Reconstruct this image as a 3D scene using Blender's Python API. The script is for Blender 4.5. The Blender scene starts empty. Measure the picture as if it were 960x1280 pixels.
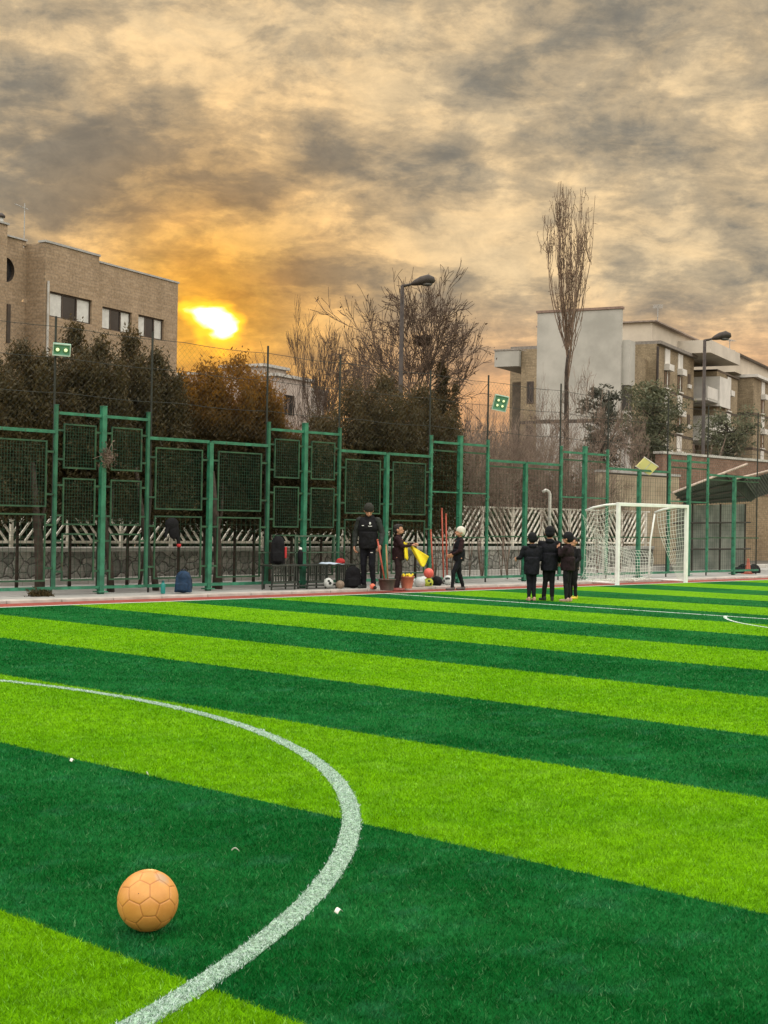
import bpy, bmesh, math, random
import numpy as np
from mathutils import Vector, Matrix, noise
sc = bpy.context.scene
rad = math.radians

# ---------------------------------------------------------------- camera
cd = bpy.data.cameras.new('camera')
cam = bpy.data.objects.new('camera', cd)
sc.collection.objects.link(cam)
cd.sensor_fit = 'HORIZONTAL'; cd.sensor_width = 36.0; cd.lens = 67.0
cd.clip_start = 0.1; cd.clip_end = 3000
AX = Vector((0.6927, -0.7210, 0.0163)); BX = Vector((0.0157, 0.0077, 0.9998)).cross(AX) * -1.0
FW = Vector((0.7210, 0.6929, 0.0060)).normalized()
RT = FW.cross(Vector((-0.0162, 0.0082, 1.0))).normalized()
UP = RT.cross(FW).normalized()
m = Matrix.Identity(4)
for i in range(3):
    m[i][0] = RT[i]; m[i][1] = UP[i]; m[i][2] = -FW[i]
m.translation = Vector((0, 0, 1.4))
cam.matrix_world = m
sc.camera = cam
sc.view_settings.view_transform = 'Standard'
try: sc.view_settings.look = 'None'
except Exception: pass
sc.view_settings.exposure = 0

# ---------------------------------------------------------------- node helper
class N:
    def __init__(s, nt): s.nt = nt; s.L = nt.links
    def n(s, typ, **kw):
        o = s.nt.nodes.new(typ)
        for k, v in kw.items(): setattr(o, k, v)
        return o
    def put(s, inp, v):
        if v is None: return
        if hasattr(v, 'is_output') or isinstance(v, bpy.types.NodeSocket): s.L.new(v, inp)
        else: inp.default_value = v
    def math(s, op, a, b=None, c=None, clamp=False):
        o = s.n('ShaderNodeMath', operation=op, use_clamp=clamp)
        s.put(o.inputs[0], a); s.put(o.inputs[1], b)
        if c is not None: s.put(o.inputs[2], c)
        return o.outputs[0]
    def vec(s, op, a, b=None):
        o = s.n('ShaderNodeVectorMath', operation=op)
        s.put(o.inputs[0], a); s.put(o.inputs[1], b)
        return o.outputs['Value'] if op in ('DOT_PRODUCT', 'LENGTH', 'DISTANCE') else o.outputs[0]
    def comb(s, x, y, z):
        o = s.n('ShaderNodeCombineXYZ')
        s.put(o.inputs[0], x); s.put(o.inputs[1], y); s.put(o.inputs[2], z)
        return o.outputs[0]
    def sep(s, v):
        o = s.n('ShaderNodeSeparateXYZ'); s.put(o.inputs[0], v); return o.outputs
    def noise(s, v, scale, detail=4, rough=.5, dist=0.0, dim='3D', col=False):
        o = s.n('ShaderNodeTexNoise', noise_dimensions=dim)
        s.put(o.inputs['Vector'], v); s.put(o.inputs['Scale'], scale)
        s.put(o.inputs['Detail'], detail); s.put(o.inputs['Roughness'], rough); s.put(o.inputs['Distortion'], dist)
        return o.outputs[1] if col else o.outputs[0]
    def mix(s, f, a, b, blend='MIX'):
        o = s.n('ShaderNodeMix', data_type='RGBA', blend_type=blend)
        s.put(o.inputs[0], f)
        s.put(o.inputs[6], a if not isinstance(a, tuple) else (*a[:3], 1)); s.put(o.inputs[7], b if not isinstance(b, tuple) else (*b[:3], 1))
        return o.outputs[2]
    def ss(s, v, a, b, lo=0.0, hi=1.0):
        o = s.n('ShaderNodeMapRange', interpolation_type='SMOOTHSTEP')
        s.put(o.inputs[0], v); o.inputs[1].default_value = a; o.inputs[2].default_value = b
        o.inputs[3].default_value = lo; o.inputs[4].default_value = hi
        return o.outputs[0]

# ---------------------------------------------------------------- sky
w = bpy.data.worlds.new('World'); sc.world = w; w.use_nodes = True
w.node_tree.nodes.clear()
g = N(w.node_tree)
SUN = Vector((0.6205, 0.7727, 0.1345)).normalized()
sun_el = math.asin(SUN.z); sun_az = math.atan2(SUN.x, SUN.y)
tc = g.n('ShaderNodeTexCoord')
d = g.vec('NORMALIZE', tc.outputs['Generated'])
dx, dy, dz = g.sep(d)
F_ = g.vec('DOT_PRODUCT', d, (0.7210, 0.6929, 0.0)); R_ = g.vec('DOT_PRODUCT', d, (0.6929, -0.7210, 0.0))
az = g.math('MULTIPLY', g.math('ARCTAN2', R_, F_), 57.2958)
el = g.math('MULTIPLY', g.math('ARCSINE', dz), 57.2958)
warp = g.noise(g.vec('MULTIPLY', d, (9.0, 9.0, 15.0)), 1.0, 4, .55, 0, col=True)
wx, wy, wz = g.sep(warp)
azw = g.math('ADD', az, g.math('MULTIPLY', g.math('SUBTRACT', wx, .5), 6.0))
elw = g.math('ADD', el, g.math('MULTIPLY', g.math('SUBTRACT', wy, .5), 4.5))
def blob(a, e, ra, re, rot=0.0, raw=False):
    A = g.math('SUBTRACT', az if raw else azw, a); E = g.math('SUBTRACT', el if raw else elw, e)
    c, s_ = math.cos(rad(rot)), math.sin(rad(rot))
    U = g.math('ADD', g.math('MULTIPLY', A, c / ra), g.math('MULTIPLY', E, s_ / ra))
    V = g.math('ADD', g.math('MULTIPLY', A, -s_ / re), g.math('MULTIPLY', E, c / re))
    q = g.math('ADD', g.math('MULTIPLY', U, U), g.math('MULTIPLY', V, V))
    return g.math('EXPONENT', g.math('MULTIPLY', q, -1.0))
def px(x, y): return math.degrees(math.atan((x - 480) / 1787)), math.degrees(math.atan((651 + .0165 * (x - 480) - y) / 1787))
zz = g.math('ADD', g.math('MAXIMUM', dz, 0.0), 0.22)
P = g.comb(g.math('DIVIDE', R_, zz), g.math('DIVIDE', F_, zz), 0.0)
P2 = g.vec('ADD', P, (7.1, 4.4, 0.0))
n1 = g.noise(P2, 2.6, 10, .62, .7)
n2 = g.noise(g.vec('MULTIPLY', d, (17., 17., 30.)), 1.0, 10, .66, .35)
n3 = g.noise(g.vec('MULTIPLY', P2, (1.0, 1.3, 1.0)), 8.5, 10, .66, .4)
cl = g.math('ADD', g.math('ADD', g.math('MULTIPLY', n1, .34), g.math('MULTIPLY', n2, .36)), g.math('MULTIPLY', n3, .34))
# large masses: darker and lighter parts of the cloud sheet
def acc(v, items):
    for (x, y, rx, ry, k, rot) in items:
        a, e = px(x, y); b = blob(a, e, rx / 31.2, ry / 31.2, rot)
        v = g.math('ADD', v, g.math('MULTIPLY', b, k))
    return v
cl = acc(cl, [(40, 190, 130, 90, -.12, 0), (340, 235, 240, 45, -.13, 4), (770, 155, 75, 38, -.13, 12), (400, 345, 110, 24, -.13, -6), (90, 290, 90, 30, -.05, 0),
              (640, 100, 90, 35, -.07, 0), (860, 30, 120, 30, -.06, 0), (110, 15, 90, 20, -.08, 0),
              (150, 75, 110, 32, .10, 8), (380, 110, 130, 40, .11, -6), (300, 290, 170, 34, .12, 6), (850, 230, 150, 90, .05, 0), (620, 300, 130, 40, .05, 0),
              (540, 30, 150, 30, .04, 0)])
k = g.ss(cl, .34, .68)
sd = g.math('MULTIPLY', g.math('ARCCOSINE', g.math('MINIMUM', g.vec('DOT_PRODUCT', d, SUN[:]), 1.0)), 57.2958)
near = g.math('EXPONENT', g.math('MULTIPLY', g.math('MULTIPLY', sd, sd), -1 / 9.0))
mid = g.math('EXPONENT', g.math('MULTIPLY', g.math('MULTIPLY', sd, sd), -1 / 48.0))
low = g.ss(el, 10.0, 4.0)
dark = g.mix(low, (.265, .240, .195), (.42, .26, .165))
dark = g.mix(mid, dark, (.34, .20, .08))
brt = g.mix(low, (.90, .67, .39), (.90, .47, .22))
brt = g.mix(mid, brt, (1.05, .56, .13))
brt = g.mix(near, brt, (1.05, .50, .05))
dark = g.mix(near, dark, (.70, .30, .035))
mid3 = g.mix(g.ss(k, 0, .5), dark, g.mix(.40, dark, brt))
col = g.mix(g.ss(k, .42, .95), mid3, brt)
# fine wisps and billows keep every part of the sheet uneven
n4 = g.noise(g.vec('MULTIPLY', d, (34., 34., 62.)), 1.0, 9, .68, .3)
n5 = g.noise(g.vec('MULTIPLY', d, (11., 11., 22.)), 1.0, 5, .6, 1.2)
col = g.mix(1.0, col, g.mix(g.ss(n4, .30, .70), (.84, .85, .87), (1.14, 1.12, 1.08)), 'MULTIPLY')
col = g.mix(1.0, col, g.mix(g.ss(n5, .35, .65), (.90, .92, .95), (1.08, 1.05, 1.0)), 'MULTIPLY')
# the sun through the gap in the cloud
sa, se = px(256, 402)
core = blob(sa, se, 1.30, 1.0, -18)
cn = g.noise(g.vec('MULTIPLY', d, (60., 60., 130.)), 1.0, 5, .6, .8)
core = g.math('ADD', core, g.math('MULTIPLY', g.math('SUBTRACT', cn, .5), .22))
c1 = g.ss(core, .28, .62); c2 = g.ss(core, .55, .85)
col = g.mix(c1, col, (1.9, .88, .04))
col = g.mix(c2, col, (5.5, 4.6, 2.3))
# unseen sky high above and behind the viewer, brightened as added fill light
hi = g.math('MAXIMUM', g.ss(el, 21.5, 50.0), g.math('MULTIPLY', g.ss(F_, .75, -.3), g.ss(el, 0, 20)))
col = g.mix(hi, col, g.mix(k, (2.0, 1.9, 1.75), (3.0, 2.85, 2.55)))
below = g.ss(dz, .0, -.03)
col = g.mix(below, col, (.18, .16, .12))
sky = g.n('ShaderNodeTexSky', sky_type='NISHITA'); sky.sun_disc = False
sky.sun_elevation = sun_el; sky.sun_rotation = sun_az; sky.dust_density = 1.0
bg1 = g.n('ShaderNodeBackground'); g.put(bg1.inputs[0], sky.outputs[0]); bg1.inputs[1].default_value = .05
bg2 = g.n('ShaderNodeBackground'); g.put(bg2.inputs[0], col); bg2.inputs[1].default_value = 1.0
ad = g.n('ShaderNodeMixShader'); ad.inputs[0].default_value = .985     # the cloud sheet covers nearly all of the clear sky
g.L.new(bg1.outputs[0], ad.inputs[1]); g.L.new(bg2.outputs[0], ad.inputs[2])
wo = g.n('ShaderNodeOutputWorld'); g.L.new(ad.outputs[0], wo.inputs[0])

# ---------------------------------------------------------------- measured camera model (used to place things at their real distance)
def P(x, y, d):
    a = (x - 480) / 1787 * d; b = (640 - y) / 1787 * d
    return Vector((0, 0, 1.4)) + FW * d + RT * a + UP * b
def spot(x, d):                       # ground point under image column x at distance d
    p = P(x, 650, d); return Vector((p.x, p.y, 0))
def on_y(x, y, Y):                    # point of image ray on the plane Y = const
    v = P(x, y, 1) - Vector((0, 0, 1.4)); t = Y / v.y
    return Vector((v.x * t, Y, 1.4 + v.z * t))
def ground(x, y):
    v = P(x, y, 1) - Vector((0, 0, 1.4)); t = -1.4 / v.z
    return Vector((v.x * t, v.y * t, 0))
def depth_y(x, Y):                    # distance at which column x meets the plane Y
    v = P(x, 650, 1) - Vector((0, 0, 1.4)); return Y / v.y

COL = sc.collection
rnd = random.Random(7); rng = np.random.default_rng(7)

# ---------------------------------------------------------------- mesh builder
class MB:
    def __init__(s): s.v = []; s.f = []
    def add(s, vs, fs):
        o = len(s.v); s.v += [tuple(v) for v in vs]; s.f += [tuple(i + o for i in f) for f in fs]; return s
    def box(s, c, d, rot=None, taper=1.0):
        x, y, z = d[0] / 2, d[1] / 2, d[2] / 2; c = Vector(c)
        vs = [Vector((sx * x * (taper if sz > 0 else 1), sy * y * (taper if sz > 0 else 1), sz * z)) for sz in (-1, 1) for sy in (-1, 1) for sx in (-1, 1)]
        if rot is not None: vs = [rot @ v for v in vs]
        return s.add([v + c for v in vs], [(0, 2, 3, 1), (4, 5, 7, 6), (0, 1, 5, 4), (2, 6, 7, 3), (1, 3, 7, 5), (0, 4, 6, 2)])
    def span(s, a, b):                # axis-aligned box between two corners
        a = Vector(a); b = Vector(b); return s.box((a + b) / 2, [abs(q) for q in (b - a)])
    def bar(s, p, q, w, h=None):      # square bar between two points
        h = h or w; p = Vector(p); q = Vector(q); z = (q - p); L = z.length; z.normalize()
        x = z.cross(Vector((0, 0, 1))) if abs(z.z) < .95 else z.cross(Vector((0, 1, 0))); x.normalize(); y = z.cross(x)
        r = Matrix((x, y, z)).transposed(); return s.box((p + q) / 2, (w, h, L), r)
    def tube(s, pts, rad_, n=8, cap=True):
        pts = [Vector(p) for p in pts]; m_ = len(pts)
        if not hasattr(rad_, '__len__'): rad_ = [rad_] * m_
        vs = []; ref = None
        for i, p in enumerate(pts):
            t = (pts[min(i + 1, m_ - 1)] - pts[max(i - 1, 0)]).normalized()
            if ref is None: ref = t.cross(Vector((0, 0, 1)) if abs(t.z) < .9 else Vector((1, 0, 0))).normalized()
            ref = (ref - t * ref.dot(t)).normalized(); b_ = t.cross(ref)
            for k_ in range(n):
                a = 2 * math.pi * k_ / n; vs.append(p + (ref * math.cos(a) + b_ * math.sin(a)) * rad_[i])
        fs = [(i * n + k_, i * n + (k_ + 1) % n, (i + 1) * n + (k_ + 1) % n, (i + 1) * n + k_) for i in range(m_ - 1) for k_ in range(n)]
        if cap: fs += [tuple(range(n - 1, -1, -1)), tuple((m_ - 1) * n + k_ for k_ in range(n))]
        return s.add(vs, fs)
    def lathe(s, prof, c=(0, 0, 0), n=20, close=True):
        c = Vector(c); vs = [c + Vector((r * math.cos(2 * math.pi * k_ / n), r * math.sin(2 * math.pi * k_ / n), z)) for r, z in prof for k_ in range(n)]
        m_ = len(prof); fs = [(i * n + k_, i * n + (k_ + 1) % n, (i + 1) * n + (k_ + 1) % n, (i + 1) * n + k_) for i in range(m_ - 1) for k_ in range(n)]
        if close: fs += [tuple(range(n - 1, -1, -1)), tuple((m_ - 1) * n + k_ for k_ in range(n))]
        return s.add(vs, fs)
    def ell(s, c, r, M_=None, n=12, k=8):
        vs = [Vector((0, 0, -1))]
        for i in range(1, k):
            t = math.pi * i / k
            vs += [Vector((math.sin(t) * math.cos(2 * math.pi * j / n), math.sin(t) * math.sin(2 * math.pi * j / n), -math.cos(t))) for j in range(n)]
        vs.append(Vector((0, 0, 1)))
        c = Vector(c); vs = [Vector((v.x * r[0], v.y * r[1], v.z * r[2])) for v in vs]
        if M_ is not None: vs = [M_ @ v for v in vs]
        fs = [(0, 1 + (j + 1) % n, 1 + j) for j in range(n)]
        for i in range(k - 2):
            for j in range(n): fs.append((1 + i * n + j, 1 + i * n + (j + 1) % n, 1 + (i + 1) * n + (j + 1) % n, 1 + (i + 1) * n + j))
        L = 1 + (k - 1) * n; fs += [(L, L - n + j, L - n + (j + 1) % n) for j in range(n)]
        return s.add([v + c for v in vs], fs)
    def caps(s, p, q, r0, r1, n=10):  # tapered capsule
        p = Vector(p); q = Vector(q); t = (q - p); L = t.length; t = t / L if L > 1e-6 else Vector((0, 0, 1))
        pts, rs = [], []
        for a in (-80, -50, -20): pts.append(p + t * (r0 * math.sin(rad(a)))); rs.append(r0 * math.cos(rad(a)))
        for a in (20, 50, 80): pts.append(q + t * (r1 * math.sin(rad(a)))); rs.append(r1 * math.cos(rad(a)))
        return s.tube(pts, rs, n)
    def quad(s, a, b, c, d): return s.add([a, b, c, d], [(0, 1, 2, 3)])
    def build(s, name, mat, parent=None, smooth=False, bevel=0):
        me = bpy.data.meshes.new(name); me.from_pydata(s.v, [], s.f); me.update()
        o = bpy.data.objects.new(name, me); COL.objects.link(o)
        if mat: me.materials.append(mat)
        if parent: o.parent = parent
        if smooth: me.polygons.foreach_set('use_smooth', [True] * len(me.polygons))
        if bevel:
            b_ = o.modifiers.new('bevel', 'BEVEL'); b_.width = bevel; b_.segments = 2; b_.limit_method = 'ANGLE'
        return o

def np_mesh(name, verts, k, mat, parent=None, rand=None, smooth=False):
    """verts (n*k,3): n separate polygons of k corners"""
    nv = len(verts); nf = nv // k; me = bpy.data.meshes.new(name)
    me.vertices.add(nv); me.vertices.foreach_set('co', np.asarray(verts, np.float32).ravel())
    me.loops.add(nv); me.loops.foreach_set('vertex_index', np.arange(nv, dtype=np.int32))
    me.polygons.add(nf); me.polygons.foreach_set('loop_start', np.arange(0, nv, k, dtype=np.int32))
    if rand is not None:
        at = me.attributes.new('rnd', 'FLOAT', 'POINT'); at.data.foreach_set('value', np.repeat(rand, k).astype(np.float32))
    me.update(calc_edges=True); me.materials.append(mat)
    o = bpy.data.objects.new(name, me); COL.objects.link(o)
    if parent: o.parent = parent
    return o

def tag(o, label=None, cat=None, group=None, kind=None):
    if label: o['label'] = label
    if cat: o['category'] = cat
    if group: o['group'] = group
    if kind: o['kind'] = kind
    return o
def thing(name, label, cat, loc=(0, 0, 0), rz=0, group=None):
    o = bpy.data.objects.new(name, None); COL.objects.link(o); o.location = loc; o.rotation_euler = (0, 0, rz); o.empty_display_size = .2
    return tag(o, label, cat, group)
def copy_tree(o, parent=None):
    c = o.copy(); COL.objects.link(c)
    if parent: c.parent = parent
    for ch in o.children: copy_tree(ch, c)
    return c

# ---------------------------------------------------------------- materials
def new_mat(name):
    m_ = bpy.data.materials.new(name); m_.use_nodes = True; nt = m_.node_tree
    b = nt.nodes['Principled BSDF']; return m_, N(nt), b
def M(name, col, rough=.75, var=.18, scale=6, bump=.0, bscale=40, metal=0, spec=.4, trans=None, hue=None):
    m_, g_, b = new_mat(name)
    pos = g_.n('ShaderNodeTexCoord').outputs['Object']
    n_ = g_.noise(pos, scale, 5, .6)
    c0 = tuple(c * (1 - var) for c in col); c1 = tuple(min(c * (1 + var), 1) for c in col)
    if hue: c1 = hue
    c = g_.mix(g_.ss(n_, .32, .68), c0, c1)
    g_.put(b.inputs['Base Color'], c); b.inputs['Roughness'].default_value = rough; b.inputs['Metallic'].default_value = metal
    b.inputs['Specular IOR Level'].default_value = spec
    if bump:
        bp = g_.n('ShaderNodeBump'); g_.put(bp.inputs['Height'], g_.noise(pos, bscale, 4, .6)); bp.inputs['Strength'].default_value = bump; bp.inputs['Distance'].default_value = .02
        g_.L.new(bp.outputs[0], b.inputs['Normal'])
    return m_
def M_leaf(name, a, b_, c_, trans=.35, tcol=None, rough=.6):
    """leaf material: colour varies per leaf and per clump, light passes through"""
    m_, g_, b = new_mat(name)
    at = g_.n('ShaderNodeAttribute', attribute_name='rnd').outputs['Fac']
    pos = g_.n('ShaderNodeTexCoord').outputs['Object']
    n_ = g_.ss(g_.noise(pos, 1.6, 4, .6), .38, .62)
    c = g_.mix(n_, a, b_); c = g_.mix(g_.math('POWER', at, 2.0), c, c_)
    g_.put(b.inputs['Base Color'], c); b.inputs['Roughness'].default_value = rough; b.inputs['Specular IOR Level'].default_value = .25
    tr = g_.n('ShaderNodeBsdfTranslucent'); g_.put(tr.inputs[0], g_.mix(.5, c, tcol or c_))
    mx = g_.n('ShaderNodeMixShader'); mx.inputs[0].default_value = trans
    out = [n for n in m_.node_tree.nodes if n.type == 'OUTPUT_MATERIAL'][0]
    g_.L.new(b.outputs[0], mx.inputs[1]); g_.L.new(tr.outputs[0], mx.inputs[2]); g_.L.new(mx.outputs[0], out.inputs[0])
    return m_
def M_brick(name, c1, c2, mortar, sx=4.0, sz=13.0, rough=.85, stain=.25):
    m_, g_, b = new_mat(name)
    x, y, z = g_.sep(g_.n('ShaderNodeTexCoord').outputs['Object'])
    v = g_.comb(g_.math('ADD', x, y), z, 0.0)
    br = g_.n('ShaderNodeTexBrick'); g_.put(br.inputs['Vector'], v)
    br.inputs['Color1'].default_value = (*c1, 1); br.inputs['Color2'].default_value = (*c2, 1); br.inputs['Mortar'].default_value = (*mortar, 1)
    br.inputs['Scale'].default_value = 1.0; br.inputs['Brick Width'].default_value = 1 / sx; br.inputs['Row Height'].default_value = 1 / sz
    br.inputs['Mortar Size'].default_value = .008
    pos = g_.comb(g_.math('ADD', x, y), g_.math('MULTIPLY', z, .5), 0.0)
    n_ = g_.noise(pos, .9, 6, .65); n2_ = g_.noise(v, 9, 3, .6)
    c = g_.mix(1.0, br.outputs[0], g_.mix(g_.ss(n_, .3, .7), (1 - stain,) * 3, (1 + stain * .3,) * 3), 'MULTIPLY')
    c = g_.mix(.5, c, g_.mix(g_.ss(n2_, .3, .7), (.55,) * 3, (1.25,) * 3), 'MULTIPLY')
    g_.put(b.inputs['Base Color'], c); b.inputs['Roughness'].default_value = rough; b.inputs['Specular IOR Level'].default_value = .2
    return m_
GREEN = M('green fence paint', (.018, .145, .082), .45, .3, 5, .2, 60, spec=.5, hue=(.032, .20, .115))
GREEN_D = M('weathered green paint', (.014, .072, .040), .55, .35, 4, .2, 60, hue=(.035, .095, .045))
WIRE = M('dark green wire', (.018, .07, .04), .5, .3, 3)
POLE = M('dark steel pole', (.02, .022, .018), .6, .3, 3)
WHITE = M('white goal paint', (.78, .80, .78), .4, .07, 5)
NETW = M('white net cord', (.62, .66, .60), .8, .1, 4)
CREAM = M('cream painted steel', (.68, .63, .54), .6, .2, 5, hue=(.82, .78, .70))
BLACK = M('black fabric', (.006, .006, .008), .85, .4, 20, .3, 90, spec=.25)
NAVY = M('navy black tracksuit', (.0045, .005, .009), .8, .4, 20, .3, 90, spec=.25)
MAROON = M('dark maroon fabric', (.020, .0065, .009), .85, .3, 18, .3, 90, spec=.25)
GREYF = M('charcoal fabric', (.026, .030, .028), .85, .3, 18, .3, 90, spec=.25)
SKIN = M('skin', (.45, .22, .14), .55, .08, 20)
HAIR = M('dark hair', (.012, .008, .006), .6, .3, 60, .5, 200)
WOOL = M('cream wool', (.62, .58, .52), .9, .08, 60, .6, 150)
CONC = M('concrete', (.34, .335, .32), .9, .15, 2.5, .3, 50)
CONC_L = M('pale concrete', (.42, .41, .38), .9, .15, 3, .3, 50)
BARK = M('brown bark', (.045, .032, .024), .9, .4, 12, .6, 60)
TWIG = M('pale brown twigs', (.17, .12, .095), .9, .35, 3, hue=(.30, .225, .18))
TWIG_D = M('dark twigs', (.065, .042, .030), .9, .35, 3, hue=(.13, .085, .06))
def rusty(m_, col, lo=.62, hi=.70, sc_=7):
    nt = m_.node_tree; g_ = N(nt); b = nt.nodes['Principled BSDF']; src = b.inputs['Base Color'].links[0].from_socket
    n_ = g_.noise(g_.vec('MULTIPLY', g_.n('ShaderNodeTexCoord').outputs['Object'], (1, 1, .45)), sc_, 6, .7)
    g_.put(b.inputs['Base Color'], g_.mix(g_.ss(n_, lo, hi), src, col)); return m_
for q in (GREEN, GREEN_D): rusty(q, (.055, .040, .022))
YEL = M('yellow bib cloth', (.80, .62, .02), .7, .1, 12)
ORANGE = M('orange paint', (.36, .07, .04), .55, .2, 8)
DARKM = M('dark brown steel', (.035, .026, .022), .6, .3, 6)
GLASS = M('dark window glass', (.018, .018, .02), .15, .3, 1.0, spec=.6)
CURT = M('white curtain', (.55, .55, .52), .85, .12, 3)
PANEL = M('white wall panel', (.58, .56, .52), .75, .1, 1.2)
SOIL = M('soil and asphalt', (.09, .08, .065), .95, .3, .3)

# ---------------------------------------------------------------- sun
sl = bpy.data.lights.new('sun', 'SUN'); sl.energy = 2.0; sl.angle = rad(8); sl.color = (1, .66, .34)
so = bpy.data.objects.new('sun', sl); COL.objects.link(so)
so.rotation_euler = SUN.to_track_quat('Z', 'Y').to_euler()

# ---------------------------------------------------------------- the pitch
S0, SW = .735, 1.987
def M_turf(name, blades):
    m_, g_, b = new_mat(name)
    pos = g_.n('ShaderNodeTexCoord').outputs['Object']; x, y, z = g_.sep(pos)
    wob = g_.math('MULTIPLY', g_.math('SUBTRACT', g_.noise(pos, 60, 2, .5), .5), .05 if not blades else .0)
    t = g_.math('DIVIDE', g_.math('ADD', g_.math('SUBTRACT', x, S0), wob), SW)
    fl = g_.math('MODULO', g_.math('ADD', g_.math('FLOOR', t), 100.0), 2.0)      # 1 = dark stripe
    big = g_.ss(g_.noise(g_.vec('MULTIPLY', pos, (1.0, .6, 1)), 1.3, 5, .6), .35, .65)
    fine = g_.ss(g_.noise(pos, 55, 4, .7), .33, .67)
    med = g_.ss(g_.noise(g_.vec('MULTIPLY', pos, (1.0, 1.0, 1)), 9, 5, .65), .33, .67)
    lgt = g_.mix(big, (.108, .315, .001), (.145, .370, .002)); drk = g_.mix(big, (.003, .100, .014), (.010, .145, .026))
    c = g_.mix(fl, lgt, drk)
    c = g_.mix(1.0, c, g_.mix(med, (.80, .83, .82), (1.18, 1.14, 1.28)), 'MULTIPLY')
    pt_ = g_.ss(g_.noise(g_.vec('MULTIPLY', pos, (1.0, 1.7, 1)), 2.6, 7, .7), .50, .68)
    c = g_.mix(g_.math('MULTIPLY', pt_, .38), c, g_.mix(fl, (.20, .42, .03), (.035, .19, .085)))
    if blades:
        r_ = g_.n('ShaderNodeAttribute', attribute_name='rnd').outputs['Fac']
        c = g_.mix(1.0, c, g_.mix(r_, (.45, .50, .42), (1.75, 1.55, 1.9)), 'MULTIPLY')
        # pale dry fibres here and there
        c = g_.mix(g_.math('MULTIPLY', g_.ss(r_, .93, 1.0), .35), c, (.30, .42, .25))
        tr = g_.n('ShaderNodeBsdfTranslucent'); g_.put(tr.inputs[0], c)
        mx = g_.n('ShaderNodeMixShader'); mx.inputs[0].default_value = .3
        out = [n for n in m_.node_tree.nodes if n.type == 'OUTPUT_MATERIAL'][0]
        g_.L.new(b.outputs[0], mx.inputs[1]); g_.L.new(tr.outputs[0], mx.inputs[2]); g_.L.new(mx.outputs[0], out.inputs[0])
    else:
        c = g_.mix(1.0, c, g_.mix(fine, (.62, .66, .60), (1.12, 1.08, 1.16)), 'MULTIPLY')
        # grass blades bury the backing close up; keep the sheet itself a little darker there
        bp = g_.n('ShaderNodeBump'); g_.put(bp.inputs['Height'], g_.math('ADD', g_.noise(pos, 70, 4, .7), g_.math('MULTIPLY', g_.noise(pos, 6, 4, .6), .8))); bp.inputs['Strength'].default_value = .7; bp.inputs['Distance'].default_value = .03
        g_.L.new(bp.outputs[0], b.inputs['Normal'])
    g_.put(b.inputs['Base Color'], c); b.inputs['Roughness'].default_value = .7; b.inputs['Specular IOR Level'].default_value = .03
    return m_
def sheet(name, x0, x1, y0, y1, z, mat, label=None):
    o = MB().quad((x0, y0, z), (x1, y0, z), (x1, y1, z), (x0, y1, z)).build(name, mat); return tag(o, label, None, None, 'structure')
sheet('ground', -1500, 1500, -1500, 1500, -.03, SOIL)
sheet('pitch', -45, 75, -45, 18.90, 0, M_turf('striped turf', False), 'striped light and dark green artificial turf pitch')
LINE_M = M('white line fibres', (.48, .58, .52), .8, .25, 40, .5, 90)
sheet('goal_line', -45, 75, 18.90, 19.00, .004, LINE_M, 'white goal line along the red edge strip')
sheet('penalty_line', 19.72, 19.81, -45, 18.89, .004, LINE_M, 'thin white penalty area line running in from the goal line')
def arc(name, cx, cy, r, w_, a0, a1, n_, z, mat):
    b = MB(); vs = []; fs = []
    for i in range(n_ + 1):
        a = a0 + (a1 - a0) * i / n_
        for q in (r - w_ / 2, r + w_ / 2): vs.append((cx + q * math.cos(a), cy + q * math.sin(a), z))
    fs = [(2 * i, 2 * i + 1, 2 * i + 3, 2 * i + 2) for i in range(n_)]
    return tag(b.add(vs, fs).build(name, mat), None, None, None, 'structure')
CX, CY, CR = .15, 9.25, 6.44
cl_o = arc('centre_circle_line', CX, CY, CR, .088, 0, 2 * math.pi, 300, .004, M('white circle line backing', (.22, .34, .25), .9, .5, 60, .5, 120))
arc('penalty_arc_line', 21.6, 8.0, 4.02, .055, rad(116), rad(244), 60, .006, LINE_M)
RED = M('red rubber strip', (.25, .045, .03), .9, .2, 6, .3, 60)
PEXT = (-60, 110)
tag(MB().span((PEXT[0], 19.003, -.03), (PEXT[1], 19.62, .006)).build('edge_strip', RED), kind='structure')
b = MB(); xk = -20.0
while xk < 80: b.span((xk, 19.625, -.02), (xk + .985, 19.95, .055 + rnd.uniform(-.006, .006))); xk += 1.0
tag(b.build('kerb', M('pale kerb stone', (.40, .37, .34), .9, .2, 3, .3, 40), bevel=.012), kind='structure')
PAVE, g_, b_ = new_mat('worn concrete paving')
pos = g_.n('ShaderNodeTexCoord').outputs['Object']
c = g_.mix(g_.ss(g_.noise(pos, .8, 6, .65), .35, .65), (.25, .25, .24), (.37, .365, .35))
c = g_.mix(g_.ss(g_.noise(pos, 5, 5, .7), .56, .75), c, (.14, .13, .11))
g_.put(b_.inputs['Base Color'], c); b_.inputs['Roughness'].default_value = .9
tag(MB().span((PEXT[0], 19.955, -.03), (PEXT[1], 24.0, .03)).build('pavement', PAVE), kind='structure')
b = MB(); xk = 0.0
while xk < 48: b.span((xk, 24.003, -.02), (xk + .49, 24.20, .15 + rnd.uniform(-.004, .004))); xk += .5
tag(b.build('raised_kerb', CONC_L, bevel=.01), kind='structure')
tag(MB().span((PEXT[0], 24.21, -.03), (PEXT[1], 60, .05)).build('planting_bed', SOIL), kind='structure')

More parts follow.
